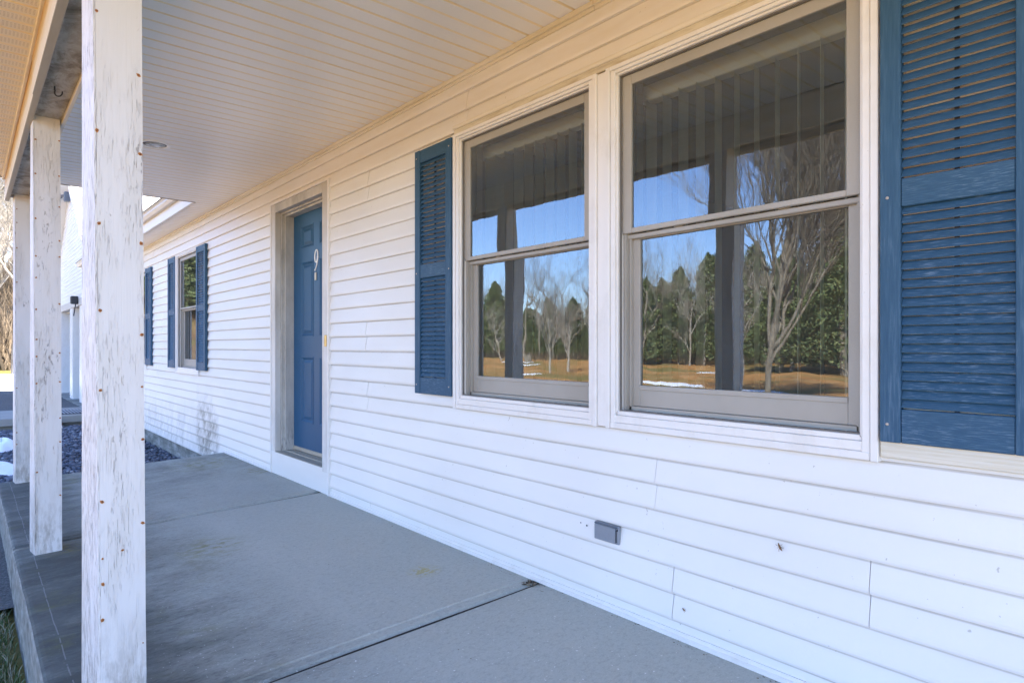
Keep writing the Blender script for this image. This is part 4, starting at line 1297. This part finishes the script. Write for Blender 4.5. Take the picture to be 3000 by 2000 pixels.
# grass by the path and slab
nb = 26000
gx_ = -4.50 + 2.6 * rng.random(nb); gy_ = -1.90 - .9 * rng.random(nb) ** .8
base = np.stack([gx_, gy_, np.full(nb, -.345)], 1)
hh = .02 + .035 * rng.random(nb)
lean = (rng.random((nb, 2)) - .5) * .075
wv = rng.random(nb) * 6.28
wd_ = .0014 + .0016 * rng.random(nb)
dx = np.stack([np.cos(wv) * wd_, np.sin(wv) * wd_, np.zeros(nb)], 1)
mid = base + np.stack([lean[:, 0] * .35, lean[:, 1] * .35, hh * .6], 1)
tip = base + np.stack([lean[:, 0], lean[:, 1], hh], 1)
V = np.stack([base - dx, base + dx, mid + dx * .8, mid - dx * .8, tip], 1).reshape(-1, 3)
F = []
for i in range(nb):
    b_ = i * 5; F.append((b_, b_ + 1, b_ + 2, b_ + 3)); F.append((b_ + 3, b_ + 2, b_ + 4))
me = bpy.data.meshes.new('grass'); me.from_pydata(V.tolist(), [], F); me.materials.append(M_GRASS)
o = link('grass', me); tag(o, 'patchy green and straw grass beside the porch slab edge', 'grass', kind='stuff')

# ================================================================== TREES
def bare_tree_mesh(seed, H, r0, levels=4, fork=.35, spread=.55, bushy=1.0, mat=M_BARK):
    r = random.Random(seed)
    trunk = MB(); crown = MB()
    def grow(p, d, L, rad, lv, mb):
        n = 5 if lv == 0 else 4
        pts = [p]; rs_ = [rad]
        for i in range(n):
            d = (d + Vector((r.uniform(-1, 1), r.uniform(-1, 1), r.uniform(-.3, .6))) * (.10 if lv == 0 else .20)).normalized()
            p = p + d * (L / n)
            pts.append(p); rs_.append(max(rad * (1 - .62 * (i + 1) / n), .0035))
        mb.tube(pts, rs_, 7 if lv == 0 else (5 if lv == 1 else 3), False)
        if lv >= levels: return
        nc = int((8 if lv == 0 else 6 if lv == 1 else 5) * bushy)
        for k in range(nc):
            t = r.uniform(fork, 1.0) if lv == 0 else r.uniform(.25, 1.0)
            i = min(int(t * n), n - 1); q = pts[i].lerp(pts[i + 1], t * n - i)
            a_ = r.uniform(0, 6.28)
            side = Vector((math.cos(a_), math.sin(a_), 0))
            dd = (d * (1 - spread) + side * spread + Vector((0, 0, .25))).normalized()
            grow(q, dd, L * r.uniform(.42, .68), max(rs_[i] * r.uniform(.42, .62), .004), lv + 1, crown)
    grow(Vector((0, 0, -.3)), Vector((r.uniform(-.06, .06), r.uniform(-.06, .06), 1)).normalized(), H * .66, r0, 0, trunk)
    return trunk.mesh('trunk', mat, True), crown.mesh('crown', mat, True)
protos = [bare_tree_mesh(11 + i, h, r0, 4, f, s, bz, m) for i, (h, r0, f, s, bz, m) in enumerate(((11, .19, .30, .50, 1.0, M_BARK), (9, .13, .25, .45, 1.0, M_BARK2), (12, .17, .40, .42, .9, M_BARK), (7, .10, .2, .55, 1.0, M_BARK2)))]
big = bare_tree_mesh(78, 15, .13, 4, .05, .34, 2.1, M_BARK)
def put_tree(ms, x, y, s, rz, label, group=None, name='bare_tree'):
    t = empty(name, (x, y, gzf(x, y)))
    t.rotation_euler = (0, 0, rz); t.scale = (s, s, s)
    tag(t, label, 'tree', group)
    link('trunk', ms[0], t); link('crown', ms[1], t)
    return t
put_tree(big, -9.6, -16.2, .82, .6, 'big many-branched bare tree on the lawn, mirrored in the right window')
# the tree seen at the left edge of the picture
put_tree(bare_tree_mesh(5, 12, .17, 4, .42, .55, 1.1, M_BARK), -37.5, -.35, 1.0, 2.0, 'slim bare tree rising past the far post at the left picture edge')
BW = 'bare trees of the wooded slope beyond the driveway'
rr = random.Random(3)
for i in range(34):
    x = -41 - rr.random() * 38; y = -2.08 + (x / -1.27) * rr.uniform(-.03, .14) + rr.uniform(-3, 3)
    put_tree(protos[i % 4], x, y, rr.uniform(.7, 1.25), rr.uniform(0, 6.28), 'leafless grey-brown tree in the woods on the far slope at the left', BW)
BL = 'bare trees at the far side of the front lawn'
for i in range(44):
    t_ = rr.uniform(42, 72); u_ = rr.uniform(.35, 1.45)
    put_tree(protos[i % 4], -u_ * t_, -t_, rr.uniform(.75, 1.25), rr.uniform(0, 6.28), 'leafless tree across the front lawn, mirrored in the windows', BL)
for x, y, s in ((-27, -24, .62), (-24.2, -25.5, .7), (-31.5, -30, .6), (-20, -33, .8)):
    put_tree(protos[1], x, y, s, x, 'leafless tree across the front lawn, mirrored in the windows', BL)
for i in range(14):
    put_tree(protos[i % 4], -rr.uniform(48, 75), -rr.uniform(8, 34), rr.uniform(.8, 1.3), rr.uniform(0, 6.28), 'leafless tree by the woods edge, mirrored in the small far window', 'bare trees mirrored in the small far window')
def pine_mesh(seed, H, Rb):
    r = np.random.default_rng(seed)
    n = 22000
    z = r.random(n) ** .8
    a_ = r.random(n) * 6.28
    lob = 1 + .22 * np.sin(z * 46 + seed + 2 * np.sin(a_ * 3))
    lobea = 1 + .30 * np.sin(3 * a_ + seed + 5 * z) * np.sin(z * 9) + .16 * np.sin(7 * a_ + 13 * z)
    rad = Rb * (1 - z) ** .75 * lob * lobea * np.sqrt(.25 + .75 * r.random(n))
    c = np.stack([rad * np.cos(a_), rad * np.sin(a_), H * (.10 + .90 * z) - rad * .12 + .25 * (r.random(n) - .5)], 1)
    s = (.05 + .09 * r.random(n))[:, None]
    u = r.normal(size=(n, 3)); u /= np.linalg.norm(u, axis=1)[:, None]
    v = np.cross(u, r.normal(size=(n, 3))); v /= np.linalg.norm(v, axis=1)[:, None]
    V = np.stack([c - u * s, c + v * s * .45, c + u * s, c - v * s * .45], 1).reshape(-1, 3)
    me = bpy.data.meshes.new('crown'); me.from_pydata(V.tolist(), [], [(4 * i, 4 * i + 1, 4 * i + 2, 4 * i + 3) for i in range(n)]); me.materials.append(M_PINE)
    tk = MB(); tk.tube([(0, 0, -.3), (0, 0, H * .5), (0, 0, H * .97)], [.16, .10, .02], 6, False)
    return tk.mesh('trunk', M_BARK), me
pines = [pine_mesh(1, 8.5, 2.7), pine_mesh(2, 7.0, 2.4), pine_mesh(3, 9.5, 2.9)]
PG = 'evergreens behind the front lawn'
for i in range(40):
    t_ = rr.uniform(52, 78); u_ = .30 + 1.2 * (i + rr.random()) / 40
    put_tree(pines[i % 3], -u_ * t_, -t_, rr.uniform(.75, 1.25), rr.uniform(0, 6.28), 'dark green pine behind the front lawn, mirrored in the windows', PG, 'pine_tree')
for x, y, s in ((-37, -46, 1.15), (-33.5, -46, 1.0), (-40, -50, 1.2), (-29.5, -47, 1.1), (-22.0, -42, 1.15), (-17, -40, 1.2), (-19, -45, 1.3)):
    put_tree(pines[int(abs(x)) % 3], x, y, s, x, 'dark green pine behind the front lawn, mirrored in the windows', PG, 'pine_tree')
for i in range(12):
    put_tree(pines[i % 3], -rr.uniform(50, 80), -rr.uniform(8, 36), rr.uniform(1.0, 1.5), rr.uniform(0, 6.28), 'dark pine by the woods edge, mirrored in the small far window', 'pines mirrored in the small far window', 'pine_tree')
# brush on the slope
def brush(n, cx, cy, rx, ry, hmin, hmax, name, label, seed, wid=.012):
    r = np.random.default_rng(seed)
    x = cx + (r.random(n) * 2 - 1) * rx; y = cy + (r.random(n) * 2 - 1) * ry
    z = np.array([gzf(p, q) for p, q in zip(x, y)])
    b = np.stack([x, y, z], 1)
    h = hmin + (hmax - hmin) * r.random(n) ** 1.5
    tip = b + np.stack([(r.random(n) - .5) * h * .9, (r.random(n) - .5) * h * .9, h], 1)
    mid = (b + tip) / 2 + (r.random((n, 3)) - .5) * (h * .25)[:, None]
    w_ = (wid * (.4 + 1.2 * r.random(n)))[:, None] * np.stack([r.normal(size=n) * .3, r.normal(size=n), np.zeros(n)], 1)
    V = np.stack([b - w_, b + w_, mid + w_ * .8, mid - w_ * .8, tip], 1).reshape(-1, 3)
    F = []
    for i in range(n):
        k = i * 5; F.append((k, k + 1, k + 2, k + 3)); F.append((k + 3, k + 2, k + 4))
    me = bpy.data.meshes.new(name); me.from_pydata(V.tolist(), [], F); me.materials.append(M_BRUSH)
    o = link(name, me); tag(o, label, 'brush', kind='stuff')
brush(30000, -48, 1.0, 9.0, 6.0, .4, 3.2, 'undergrowth', 'tangled tan brush covering the wooded slope at the left', 4, .022)
brush(26000, -58, -62, 56, 12.0, .15, 1.1, 'undergrowth', 'brown brush under the trees beyond the front lawn', 6, .03)
